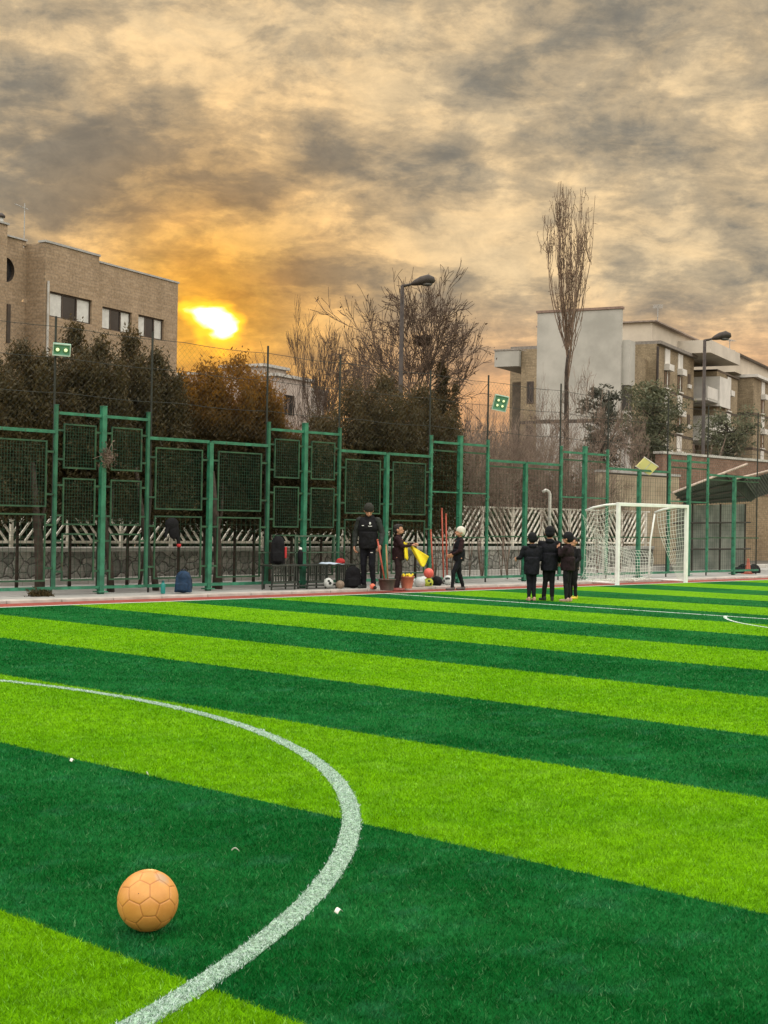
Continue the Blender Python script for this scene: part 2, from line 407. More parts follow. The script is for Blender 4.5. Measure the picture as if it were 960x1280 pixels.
# blades of the turf, densest close to the viewer
def blades(n_, dmin, dmax):
    u = rng.random(n_); dpt = dmin * (dmax / dmin) ** u
    lat = (rng.random(n_) * 2 - 1) * (dpt * .30 + .45)
    X = dpt * .7210 + lat * .6929; Y = dpt * .6929 - lat * .7210
    ok = Y < 18.8; return X[ok], Y[ok]
def blade_mesh(name, X, Y, mat, parent=None, hs=1.0):
    n_ = len(X); h = rng.uniform(.008, .020, n_) * hs; a = rng.uniform(0, 2 * np.pi, n_); l = rng.uniform(.2, 1.6, n_) * h
    wv = rng.uniform(.0012, .0024, n_); t = rng.uniform(0, np.pi, n_)
    # far blades stand for a tuft: a little wider
    dd = X * .721 + Y * .693; wv *= np.clip(dd / 6.0, .9, 3.0)
    v = np.zeros((n_, 3, 3)); v[:, 0] = np.c_[X + wv * np.cos(t), Y + wv * np.sin(t), np.zeros(n_)]; v[:, 1] = np.c_[X - wv * np.cos(t), Y - wv * np.sin(t), np.zeros(n_)]
    v[:, 2] = np.c_[X + l * np.cos(a), Y + l * np.sin(a), h]
    return np_mesh(name, v.reshape(-1, 3), 3, mat, parent, rng.random(n_))
X, Y = blades(800000, 3.5, 30.0)
far_d = X * .721 + Y * .693; kp = rng.random(len(X)) < np.clip((30 - far_d) / 16.0, 0, 1); X = X[kp]; Y = Y[kp]
rr = np.hypot(X - CX, Y - CY) - CR; inl = np.abs(rr + rng.normal(0, .005, len(rr))) < .046
tag(blade_mesh('turf_grass', X[~inl], Y[~inl], M_turf('turf blades', True)), 'short artificial turf fibres, densest near the ball', None, None, 'stuff')
LB, g_, b_ = new_mat('white turf fibres')
r_ = g_.n('ShaderNodeAttribute', attribute_name='rnd').outputs['Fac']
g_.put(b_.inputs['Base Color'], g_.mix(g_.ss(r_, .38, .62), (.012, .10, .035), (.60, .72, .70))); b_.inputs['Roughness'].default_value = .7
lx, ly = X[inl], Y[inl]
q = rng.integers(0, len(lx), len(lx) * 1); jx = lx[q] + rng.normal(0, .003, len(q)); jy = ly[q] + rng.normal(0, .003, len(q))
tag(blade_mesh('line_fibres', np.r_[lx, jx], np.r_[ly, jy], LB, None, .62), 'white fibres of the curved circle line', None, None, 'stuff')

# ---------------------------------------------------------------- the green fence: tall frames and low frames in turn
FY = 20.9
GREEN_S = M('side post paint', (.016, .105, .060), .5, .3, 4, .2, 60, hue=(.030, .14, .08))
MESHM = M('green welded mesh', (.009, .042, .022), .6, .3, 4)
def wire_mesh(w_, h_, sx, sz, r):
    b = MB(); n = max(1, int(w_ / sx))
    for i in range(n + 1): x = w_ * i / n; b.bar((x, 0, 0), (x, 0, h_), r)
    n = max(1, int(h_ / sz))
    for i in range(n + 1): z = h_ * i / n; b.bar((0, r, z), (w_, r, z), r)
    return b
def panel(parent, x0, x1, z0, z1, s, px0, px1, mat=GREEN_D, wr=None):
    wr = wr or (.0056 if s < .08 else .0040)
    """framed mesh panel hung between the posts at px0 and px1 by short stubs"""
    f = MB(); t = .027
    f.span((x0, -t / 2, z0), (x0 + t, t / 2, z1)); f.span((x1 - t, -t / 2, z0), (x1, t / 2, z1))
    f.span((x0 + t, -t / 2, z0), (x1 - t, t / 2, z0 + t)); f.span((x0 + t, -t / 2, z1 - t), (x1 - t, t / 2, z1))
    for z in (z0 + .18 * (z1 - z0), z0 + .82 * (z1 - z0)):
        f.span((px0, -.012, z), (x0, .012, z + .035)); f.span((x1, -.012, z), (px1, .012, z + .035))
    fr = f.build('panel_frame', mat, parent)
    wm = wire_mesh(x1 - x0 - 2 * t, z1 - z0 - 2 * t, s, s, wr).build('wire_mesh', MESHM, fr); wm.location = (x0 + t, .004, z0 + t)
def post(parent, x, z0, z1, w_, mat=GREEN, bolts=False, plate=False):
    b = MB(); b.span((x - w_ / 2, -w_ / 2, z0), (x + w_ / 2, w_ / 2, z1)); b.box((x, 0, z1 + .006), (w_ + .012, w_ + .012, .012))
    if plate: b.box((x, 0, .04), (w_ + .1, w_ + .1, .02))
    if bolts:
        z = z0 + .25
        while z < z1 - .1:
            b.box((x - w_ / 2 - .018, -.01, z), (.036, .03, .03)); b.box((x + w_ / 2 + .018, -.01, z + .05), (.036, .03, .03)); z += .31
    return b.build('post', mat, parent, bevel=.005)
def rail(parent, name, x0, x1, z, t=.045, mat=GREEN, y=0): return MB().span((x0, y - t / 2, z - t / 2), (x1, y + t / 2, z + t / 2)).build(name, mat, parent)
tall = [9.85, 14.62, 19.44, 24.17, 28.88, 33.66]
tall_lab = ['tall green fence frame cut off by the left edge of the photo', 'tall green fence frame with a dry twig clump on its middle post', 'tall green fence frame behind the bench with the black backpack',
            'tall green fence frame behind the child in the white hat', 'tall green fence frame just left of the goal, behind the child group', 'tall green fence frame just right of the goal']
low_lab = ['low green fence frame at the left edge beside the tree trunks', 'low green fence frame behind the blue backpack', 'low green fence frame behind the man and the child with the yellow bib',
           'low green fence frame behind the two children on the left of the group', 'low green fence frame directly behind the white goal', 'low green fence frame in front of the sheltered scaffold']
for k, xc in enumerate(tall):
    r_ = thing('tall_fence_frame', tall_lab[k], 'fence', (xc, FY, .03), 0, 'tall fence frames')
    far = k >= 3
    post(r_, 0, 0, 3.28, .095, bolts=far, plate=True)
    for s in (-1, 1): post(r_, s * .965, .10, 3.24, .058, GREEN if far else GREEN_S, bolts=far)
    for s in (-1, 1):
        a, c_ = (.0475, .934) if s > 0 else (-.934, -.0475)
        rail(r_, 'top_rail', a, c_, 3.11, .05); rail(r_, 'bottom_rail', a, c_, .12, .05)
        if not far:
            for z0, z1, sp in ((2.17, 2.94, .055), (1.20, 2.01, .055), (.24, 1.06, .11)): panel(r_, a + .12, c_ - .10, z0, z1, sp, a, c_)
        else:
            rail(r_, 'middle_rail', a, c_, 2.93, .035, GREEN_D, .03); rail(r_, 'middle_rail', a, c_, 2.02, .03); rail(r_, 'middle_rail', a, c_, 1.02, .03, GREEN_D)
            wm = wire_mesh(c_ - a, 2.8, .11, .11, .0035).build('wire_mesh', MESHM, r_); wm.location = (a, .05, .15)
for k in range(6):
    x0 = tall[k] + .996; x1 = (tall[k + 1] if k < 5 else tall[5] + 4.78) - .996; xm = (x0 + x1) / 2
    r_ = thing('low_fence_frame', low_lab[k], 'fence', (xm, FY, .03), 0, 'low fence frames')
    far = k >= 3; hw = (x1 - x0) / 2
    post(r_, 0, 0, 2.78, .09, bolts=far, plate=True)
    for s in (-1, 1):
        a, c_ = (.045, hw) if s > 0 else (-hw, -.045)
        rail(r_, 'top_rail', a, c_, 2.785, .055); rail(r_, 'bottom_rail', a, c_, .12, .055)
        if not far:
            for z0, z1, sp in ((1.50, 2.63, .055), (.24, 1.39, .11)): panel(r_, a + .14, c_ - .14, z0, z1, sp, a, c_)
        else:
            rail(r_, 'middle_rail', a, c_, 2.66, .035, DARKM if k == 4 else GREEN_D, .03); rail(r_, 'middle_rail', a, c_, 1.05, .03, GREEN_D)
            wm = wire_mesh(c_ - a, 2.45, .11, .11, .0035).build('wire_mesh', MESHM, r_); wm.location = (a, .05, .15)
# thin dark poles that carry the ball-catching net above the fence
PX = [13.66, 15.70, 18.48, 20.45, 23.22, 25.20, 27.95, 29.95, 32.70, 34.72, 37.45]
pl_lab = ['thin dark net pole carrying the two-lamp floodlight', 'thin dark net pole in front of the brick building corner', 'thin dark net pole left of the bench', 'thin dark net pole left of the standing man',
          'thin dark net pole just left of the child in the white hat', 'thin dark net pole carrying the four-lamp floodlight', 'thin dark net pole behind the group of children', 'thin dark net pole behind the left goal post',
          'thin dark net pole in front of the round green pine', 'thin dark net pole beside the right street lamp post', 'thin dark net pole at the right edge of the photo']
for x, l in zip(PX, pl_lab):
    h = 4.72 + rnd.uniform(-.06, .06)
    tag(MB().tube([(0, 0, 0), (0, 0, h)], .020, 8).build('net_pole', POLE), l, 'pole', 'net poles above the fence').location = (x, FY + .07, .03)
nt_ = thing('ball_net', 'fine dark chain net strung between the thin poles above the fence', 'net', (0, FY + .07, 0))
b = MB(); x0, x1, z0, z1 = 6.0, 42.0, 2.95, 4.62; s = .115; h = z1 - z0; x = x0 - h
while x < x1:
    for sg in (1, -1):
        xa, xb = (x, x + h) if sg > 0 else (x + h, x)
        b.tube([(xa, 0, z0), ((xa + xb) / 2, rnd.uniform(-.01, .01), (z0 + z1) / 2 - .01), (xb, 0, z1)], .0013, 3, cap=False)
    x += s
b.build('net_mesh', POLE, nt_)
for z in (4.63, 4.10, 3.5): 
    pts = []
    for i in range(73): xx = 5 + i * .52; pts.append((xx, 0, z - .035 * abs(math.sin(xx * 1.35))))
    MB().tube(pts, .005, 4).build('wire', POLE, nt_)

# ---------------------------------------------------------------- stone wall with the cream lattice on top
WY = 24.45
STONE, g_, b_ = new_mat('grey rubble stone')
x, y, z = g_.sep(g_.n('ShaderNodeTexCoord').outputs['Object']); v = g_.comb(g_.math('ADD', x, g_.math('MULTIPLY', y, .5)), 0.0, z)
wn = g_.noise(v, 3, 3, .5, col=True); v2 = g_.vec('ADD', v, g_.vec('MULTIPLY', g_.vec('SUBTRACT', wn, (.5, .5, .5)), (.22, 0, .22)))
vo = g_.n('ShaderNodeTexVoronoi', feature='DISTANCE_TO_EDGE'); g_.put(vo.inputs['Vector'], v2); vo.inputs['Scale'].default_value = 4.4
vc = g_.n('ShaderNodeTexVoronoi'); g_.put(vc.inputs['Vector'], v2); vc.inputs['Scale'].default_value = 4.4
c = g_.mix(g_.sep(vc.outputs['Color'])[0], (.20, .20, .18), (.42, .41, .37)); c = g_.mix(1.0, c, g_.mix(g_.ss(g_.noise(v, 12, 5, .7), .3, .7), (.65,) * 3, (1.2,) * 3), 'MULTIPLY')
c = g_.mix(g_.ss(vo.outputs[0], .0, .045), (.045, .042, .036), c); g_.put(b_.inputs['Base Color'], c); b_.inputs['Roughness'].default_value = .9
bp = g_.n('ShaderNodeBump'); g_.put(bp.inputs['Height'], g_.ss(vo.outputs[0], .0, .12)); bp.inputs['Strength'].default_value = .8; bp.inputs['Distance'].default_value = .03; g_.L.new(bp.outputs[0], b_.inputs['Normal'])
W0, W1 = 6.0, 37.4
sw = thing('stone_wall', 'low grey rubble stone wall with a flat concrete coping', 'wall', ((W0 + W1) / 2, WY + .15, 0)); L2 = (W1 - W0) / 2
MB().span((-L2, -.15, -.02), (L2, .15, .66)).build('stone_face', STONE, sw)
b = MB(); xk = -L2
while xk < L2 - .1: b.span((xk + .004, -.21, .662), (min(xk + 1.2, L2) - .004, .21, .755)); xk += 1.2
b.build('coping', CONC_L, sw, bevel=.012)
lt = thing('lattice_fence', 'cream metal fence of slanting bars in zigzag bays on the stone wall', 'fence', ((W0 + W1) / 2, WY + .15, .757))
rail(lt, 'bottom_rail', -L2, L2, .10, .05, CREAM); rail(lt, 'top_rail', 22.9 - (W0 + W1) / 2, L2, 1.05, .045, CREAM)
bay = 1.30; nb = int((W1 - W0) / bay); z0, z1 = .125, 1.03
for i in range(nb + 1):
    xx = -L2 + i * bay
    if xx > L2 - .03: break
    top = 1.03 if xx + (W0 + W1) / 2 > 22.9 else .98
    MB().span((xx - .03, -.03, .0), (xx + .03, .03, top)).build('post', CREAM, lt)
for i in range(nb):
    x0 = -L2 + i * bay + .03; x1 = x0 + bay - .06; H_ = z1 - z0; b = MB(); sg = 1 if i % 2 else -1
    s = .205; a = -H_ * .82
    opened = (x0 + (W0 + W1) / 2) < 22.3
    while a < bay:
        # bar from (a, z0) rising at about 50 degrees, clipped to the bay
        p0, p1 = a, a + H_ * .82; q0, q1 = z0, z1
        if p0 < 0: q0 += (0 - p0) / .82; p0 = 0
        w_ = x1 - x0
        if p1 > w_: q1 -= (p1 - w_) / .82; p1 = w_
        if q1 - q0 > .06:
            if opened: q1n = q1 - rnd.uniform(0, .10) ; p1 -= (q1 - q1n) * .82; q1 = q1n
            if q1 - q0 > .05:
                P0 = (x0 + p0, 0, q0) if sg > 0 else (x1 - p0, 0, q0); P1 = (x0 + p1, 0, q1) if sg > 0 else (x1 - p1, 0, q1)
                b.bar(P0, P1, .036)
        a += s
    b.build('slanting_bars', CREAM, lt)

# ---------------------------------------------------------------- goal
GX0, GX1, GY, GH = 27.52, 30.44, 18.95, 1.91
go = thing('football_goal', 'white five-a-side goal with a sagging white net', 'goal', ((GX0 + GX1) / 2, GY, 0)); gw = (GX1 - GX0) / 2
for s in (-1, 1):
    MB().span((s * gw - .04, -.04, 0), (s * gw + .04, .04, GH)).build('goal_post', WHITE, go, bevel=.008)
MB().span((-gw + .041, -.04, GH - .08), (gw - .041, .04, GH - .001)).build('crossbar', WHITE, go, bevel=.008)
for s in (-1, 1):
    MB().tube([(s * gw, .03, GH - .04), (s * gw, .35, GH - .06), (s * gw, .70, GH - .12), (s * gw, .92, GH - .19)], .027, 10).build('top_arm', WHITE, go, True)
    MB().tube([(s * gw, .04, .05), (s * gw, .95, .05)], .026, 10).build('ground_bar', WHITE, go, True)
MB().tube([(-gw, .97, .05), (gw, .97, .05)], .026, 10).build('ground_bar', WHITE, go, True)
MB().tube([(gw, .92, GH - .22), (gw - .05, 1.00, 1.0), (gw - .08, 1.02, .08)], .022, 10).build('rear_stay', WHITE, go, True)
def net(fn, nu, nv, r=.0042):
    b = MB()
    for i in range(nu + 1): b.tube([fn(i / nu, j / (nv * 2)) for j in range(nv * 2 + 1)], r, 4, cap=False)
    for j in range(nv + 1): b.tube([fn(i / (nu * 2), j / nv) for i in range(nu * 2 + 1)], r, 4, cap=False)
    return b
def lerp(a, b, t): return a + (b - a) * t
def side_l(u, v):      # u along depth, v from top down; bunched and sagging inward
    z = lerp(GH - .07 - .16 * u, .06, v); y = lerp(.05, lerp(.9, 1.0, v), u)
    x = -gw + .22 * math.sin(math.pi * v) * (.3 + u) + .06 * math.sin(6 * u + 5 * v)
    if u < .5: y += .32 * math.sin(math.pi * v) * (1 - u * 2) ** 1
    return (x, y, z + .03 * math.sin(9 * u))
net(side_l, 11, 18).build('net', NETW, go)
def side_r(u, v):
    z = lerp(GH - .07 - .16 * u, .10, v); y = lerp(.05, lerp(.85, .22, v), u); x = gw - .16 * math.sin(math.pi * v) * u
    return (x - .03 * math.sin(7 * v), y, z)
net(side_r, 9, 17).build('net', NETW, go)
def back(u, v):        # the torn back net: its upper edge has sunk between the arms
    top = lerp(1.62, .98, min(1, u * 3.2)) if u < .32 else lerp(.98, .72, (u - .32) / .68)
    z = lerp(top, .05, v); y = 1.02 - .10 * math.sin(math.pi * v) - .22 * math.sin(math.pi * u) * v
    return (lerp(-gw + .02, gw - .1, u) + .04 * math.sin(8 * v), y + .05 * math.sin(11 * u), z + .04 * math.sin(7 * u))
net(back, 26, 10).build('net', NETW, go)
def heap(u, v): return (lerp(-gw + .1, gw - .5, u), .62 + .34 * v + .05 * math.sin(20 * u), .03 + .07 * abs(math.sin(9 * u + 4 * v)))
net(heap, 24, 4, .006).build('net', NETW, go)

# ---------------------------------------------------------------- walls on the right
BR_RED = M_brick('reddish brick', (.20, .115, .082), (.25, .15, .11), (.19, .16, .13), 4, 12)
BR_TAN = M_brick('tan brick', (.24, .175, .105), (.29, .215, .135), (.19, .155, .115), 4, 12)
PLASTER = M('stained tan plaster', (.30, .235, .16), .95, .2, 1.2, .2, 30, hue=(.36, .30, .21))
a = on_y(828, 567, 29.0); 
bw = thing('brick_wall', 'long boundary wall of red brick over tan brick behind the shelter', 'wall', (a.x, 29.0, 0)); ht = a.z
MB().span((0, 0, -.02), (40, .3, ht * .66)).build('lower_wall', BR_TAN, bw)
MB().span((-.01, -.03, ht * .66 + .003), (40, .3, ht)).build('upper_wall', BR_RED, bw)
MB().span((-.06, -.08, ht + .002), (40.05, .36, ht + .09)).build('coping', CONC_L, bw)
a = on_y(752, 590, 27.5); c_ = on_y(849, 592, 27.5)
pw = thing('plaster_wall', 'stained tan plastered wall behind the goal', 'wall', (a.x, 27.5, 0))
MB().span((0, 0, -.02), (c_.x - a.x, .25, a.z)).build('wall_face', PLASTER, pw); MB().span((-.04, -.05, a.z + .002), (c_.x - a.x + .04, .3, a.z + .08)).build('coping', CONC, pw)

# ---------------------------------------------------------------- lean-to shelter with scaffold and tarp
GREYS = M('grey corrugated sheet', (.060, .070, .060), .7, .25, 2, hue=(.09, .10, .085))
SX, SY = 37.5, 23.0
sh = thing('lean_to_shelter', 'green-grey lean-to roof on scaffold poles with hanging grey sheets', 'shelter', (SX, SY, 0))
def sl_(px_, py_, Y): p = on_y(px_, py_, Y); return (p.x - SX, p.y - SY, p.z)
def rib_roof(A, B, C_, D_, n=22):     # A,B near edge; D_,C_ far edge; corrugated
    b = MB(); A, B, C_, D_ = map(Vector, (A, B, C_, D_)); up = Vector((0, 0, .02)); vs = []
    for i in range(n * 2 + 1):
        t = i / (n * 2); o_ = up if i % 2 else -up
        vs += [A.lerp(B, t) + o_, D_.lerp(C_, t) + o_, A.lerp(B, t) + o_ + Vector((0, 0, .012)), D_.lerp(C_, t) + o_ + Vector((0, 0, .012))]
    fs = []
    for i in range(n * 2):
        q = 4 * i; fs += [(q, q + 1, q + 5, q + 4), (q + 2, q + 6, q + 7, q + 3), (q, q + 4, q + 6, q + 2), (q + 1, q + 3, q + 7, q + 5)]
    return b.add(vs, fs)
Yn, Yf = 22.1, 23.4
rib_roof(sl_(842, 616, Yn), sl_(905, 593, Yn), sl_(938, 627, Yf), sl_(858, 631, Yf)).build('roof_sheet', GREYS, sh)
rib_roof(sl_(906, 593, Yn), sl_(932, 596, Yn), sl_(946, 622, Yf), sl_(938.5, 627, Yf), 10).build('roof_sheet', GREYS, sh)
rib_roof(sl_(930, 600, Yn), sl_(990, 584, Yn), sl_(1000, 606, Yf), sl_(946, 622, Yf), 18).build('roof_sheet', GREYS, sh)
RP = M('pale rusty pipe', (.42, .33, .28), .6, .25, 6)
MB().tube([sl_(840, 616.5, Yn - .04), sl_(900, 593, Yn - .04), sl_(934, 580, Yn - .04)], .035, 8).build('edge_pipe', RP, sh)
MB().tube([sl_(918, 599, Yn - .05), sl_(990, 581, Yn - .05)], .03, 8).build('edge_pipe', RP, sh)
MB().bar(sl_(907, 592, Yn), sl_(916, 606, Yn + .2), .05).build('brace', DARKM, sh)
for q in (.25, .5, .75):
    A_ = Vector(sl_(842, 616, Yn)).lerp(Vector(sl_(858, 631, Yf)), q); B_ = Vector(sl_(905, 593, Yn)).lerp(Vector(sl_(938, 627, Yf)), q); dn = Vector((0, 0, .06))
    MB().bar(A_ - dn, B_ - dn, .045).build('purlin', DARKM, sh)
b = MB(); nx = 32; Ps = Vector(sl_(846, 632, Yf + .05)); Pe = Vector(sl_(932, 630, Yf + .05))
for i in range(nx):
    p0 = Ps.lerp(Pe, i / nx); p1 = Ps.lerp(Pe, (i + 1) / nx); ya = .03 * math.sin(i * 1.1); yb = .03 * math.sin((i + 1) * 1.1)
    b.quad((p0.x, p0.y + ya, .05), (p1.x, p1.y + yb, .05), (p1.x, p1.y + yb, p1.z), (p0.x, p0.y + ya, p0.z))
b.build('grey_sheeting', M('grey tarpaulin', (.13, .15, .13), .75, .2, 1.5, .2, 20, hue=(.20, .215, .185)), sh)
for px_ in (866, 901, 932): q = sl_(px_, 630, Yf - .12); MB().tube([(q[0], q[1], 0), q], .03, 8).build('scaffold_pole', DARKM, sh)
for py_ in (654, 687): MB().tube([sl_(842, py_, Yf - .17), sl_(938, py_ - 1, Yf - .17)], .026, 8).build('scaffold_rail', DARKM, sh)
heapm = MB()
for i in range(9): heapm.ell((rnd.uniform(-.35, .35), rnd.uniform(-.2, .2), .05), (rnd.uniform(.15, .3), .18, rnd.uniform(.1, .22)))
o = heapm.build('dark_sheet_heap', BLACK, None, True); q = on_y(930, 714, 21.7); o.location = (q.x, 21.7, .03); tag(o, 'heap of crumpled black sheet at the foot of the fence', 'heap')
rm = o.modifiers.new('r', 'REMESH'); rm.mode = 'VOXEL'; rm.voxel_size = .025
cn_ = thing('traffic_cone', 'faded red cone behind the fence at the right edge', 'cone', (*ground(935, 723).to_2d() * 1.07, .04))
CONEM = M('faded red plastic', (.35, .09, .055), .6, .2, 8)
MB().lathe([(.13, 0), (.13, .02), (.11, .025), (.10, .03), (.028, .42), (.024, .44)], n=20).build('cone_body', CONEM, cn_, True)
MB().box((0, 0, -.008), (.30, .30, .02)).build('base', CONEM, cn_, bevel=.01)

# ---------------------------------------------------------------- floodlights on the poles
LAMP = M('floodlight housing', (.12, .28, .20), .5, .15, 5)
def emis(name, col, s):
    m_, g_, b = new_mat(name); b.inputs['Base Color'].default_value = (*col, 1); b.inputs['Emission Color'].default_value = (*col, 1); b.inputs['Emission Strength'].default_value = s; return m_
LENS = emis('lamp lens', (.85, .95, .55), .55); REF = M('lamp reflector', (.10, .22, .10), .3, .2, 10)
def flood(loc, rz, tilt, w_, h_, spots, rs, label, roll=0):
    r_ = thing('floodlight', label, 'floodlight', loc); r_.rotation_euler = (0, 0, rz)
    R_m = Matrix.Rotation(tilt, 3, 'X') @ Matrix.Rotation(roll, 3, 'Y')
    def put(b, n, m_, p=r_, **k_):
        b.v = [tuple(R_m @ Vector(v)) for v in b.v]; return b.build(n, m_, p, **k_)
    put(MB().box((0, .03, 0), (w_, .06, h_)), 'housing', LAMP, bevel=.01)
    fr = MB(); t = .018
    fr.span((-w_ / 2, -.022, -h_ / 2), (-w_ / 2 + t, -.002, h_ / 2)); fr.span((w_ / 2 - t, -.022, -h_ / 2), (w_ / 2, -.002, h_ / 2)); fr.span((-w_ / 2 + t, -.022, h_ / 2 - t), (w_ / 2 - t, -.002, h_ / 2)); fr.span((-w_ / 2 + t, -.022, -h_ / 2), (w_ / 2 - t, -.002, -h_ / 2 + t))
    put(fr, 'rim', M('lamp rim ' + str(w_), (.42, .52, .46), .5, .1, 5))
    for (x_, z_) in spots:
        b = MB(); b.ell((x_, -.004, z_), (rs, .012, rs), n=16); l_ = put(b, 'lamp', REF, smooth=True)
        b = MB(); b.ell((x_, -.014, z_), (rs * .55, .01, rs * .55), n=14); put(b, 'bulb', LENS, l_, smooth=True)
    MB().bar((0, .08, 0), (0, .13, -.02), .05).build('bracket', POLE, r_); return r_
FACE = rad(43.9 - 90)                                   # turns a thing's -y side towards the pitch
z_ = on_y(73, 437, 20.8).z
flood((13.66, 20.78, z_), FACE + .25, .35, .30, .21, [(-.068, 0), (.068, 0)], .055, 'floodlight with two round lamps on the pole before the brick building', .05)
z_ = on_y(622, 504, 20.8).z
flood((25.36, 20.74, z_), FACE + .1, .30, .33, .36, [(-.06, .06), (.06, .06), (-.06, -.06), (.06, -.06)], .05, 'floodlight with four small round lamps left of the poplar', .18)
b = thing('reflector_panel', 'tilted pale yellow panel on the fence top behind the goal', 'panel', (31.62, 20.9, 2.93)); b.rotation_euler = (rad(38), rad(24), rad(-12))
MB().box((0, 0, 0), (.54, .03, .30)).build('face', emis('pale yellow face', (.62, .55, .22), .35), b, bevel=.008)  # weak emission put in for light reflected off the face
fr = MB(); fr.span((-.28, -.022, .152), (.28, .022, .17)); fr.span((-.28, -.022, -.17), (.28, .022, -.152)); fr.span((-.012, -.024, -.15), (.012, -.017, .15)); fr.build('frame', CREAM, b)
MB().bar((-.1, .02, -.05), (-.15, .16, -.26), .03).build('bracket', POLE, b)

# ---------------------------------------------------------------- street lamps
def street_lamp(loc, h, label):
    r_ = thing('street_lamp', label, 'street lamp', loc); r_.rotation_euler = (0, 0, rad(43.9 - 90))
    MB().tube([(0, 0, 0), (0, 0, 1.2), (0, 0, 1.25), (0, 0, h)], [.11, .11, .085, .065], 12).build('pole', DARKM, r_, True)
    MB().tube([(-.04, 0, h - .02), (.18, 0, h + .02), (.40, 0, h + .09)], .045, 8).build('arm', DARKM, r_, True)
    hd = MB(); hd.tube([(.30, 0, h + .05), (.42, 0, h + .10), (.62, 0, h + .17), (.85, 0, h + .22), (1.00, 0, h + .18), (1.06, 0, h + .14)], [.05, .10, .15, .17, .13, .04], 12); 
    hd.v = [(x, y, z) for x, y, z in hd.v]; hd.build('lamp_head', DARKM, r_, True)
    MB().ell((.80, 0, h + .06), (.19, .11, .07)).build('lamp_glass', M('lamp glass ' + label[:5], (.09, .085, .08), .3, .1, 5), r_, True)
p = P(503, 357, 47); street_lamp((p.x, p.y, 0), p.z, 'tall dark street lamp standing before the large bare tree')
p = P(881, 425, 58); street_lamp((p.x, p.y, 0), p.z, 'dark street lamp in front of the apartment balconies')
p = spot(687, 40); wp = thing('vent_pipe', 'white hooked pipe standing before the lattice fence', 'pipe', (*on_y(687, 650, 21.7).to_2d(), 0)); 
MB().tube([(0, 0, 0), (0, 0, 2.12), (-.03, .02, 2.20), (-.09, .06, 2.23), (-.16, .11, 2.18)], .038, 10).build('pipe', PANEL, wp, True); MB().lathe([(.07, 1.5), (.07, 1.55)], n=12).build('collar', CONC_L, wp)

# ---------------------------------------------------------------- leafy trees
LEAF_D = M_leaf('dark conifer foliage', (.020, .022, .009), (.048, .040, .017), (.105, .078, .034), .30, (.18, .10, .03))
LEAF_O = M_leaf('conifer foliage with painted glow', (.050, .038, .010), (.105, .062, .013), (.25, .125, .020), .5, (.55, .24, .03))  # orange sun glow painted into the leaf colour
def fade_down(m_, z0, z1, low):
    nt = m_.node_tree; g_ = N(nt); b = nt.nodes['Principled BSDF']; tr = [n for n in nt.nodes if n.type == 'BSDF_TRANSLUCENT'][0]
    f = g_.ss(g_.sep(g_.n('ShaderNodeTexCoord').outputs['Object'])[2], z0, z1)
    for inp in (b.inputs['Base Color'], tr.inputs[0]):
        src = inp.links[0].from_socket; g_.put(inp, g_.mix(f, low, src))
fade_down(LEAF_O, 2.6, 4.3, (.045, .034, .014))  # painted glow stays on the crown tops, dull brown below
LEAF_P = M_leaf('pine foliage', (.050, .062, .036), (.095, .105, .060), (.17, .175, .105), .25)
LEAF_H = M_leaf('hedge foliage', (.006, .014, .005), (.014, .026, .008), (.035, .045, .015), .15)
LEAF_R = M_leaf('dry shrub foliage', (.075, .050, .038), (.125, .085, .065), (.21, .145, .115), .3)
LEAF_F = M_leaf('fir foliage', (.028, .033, .024), (.055, .058, .042), (.11, .11, .085), .25)
def leaves(cen, size, up=.5, jitter=.35):
    """one little triangle-pair spray per centre, pointing up and outwards"""
    n_ = len(cen); d_ = rng.normal(0, 1, (n_, 3)); d_[:, 2] = np.abs(d_[:, 2]) * .6 + up; d_ /= np.linalg.norm(d_, axis=1)[:, None]
    s_ = np.cross(d_, rng.normal(0, 1, (n_, 3))); s_ /= np.linalg.norm(s_, axis=1)[:, None] + 1e-9
    L = size * rng.uniform(.5, 1.5, n_)[:, None]; W_ = L * rng.uniform(.12, .24, n_)[:, None]
    v = np.stack([cen - d_ * L * .5, cen + s_ * W_, cen + d_ * L * .6, cen - s_ * W_], 1); return v.reshape(-1, 3)
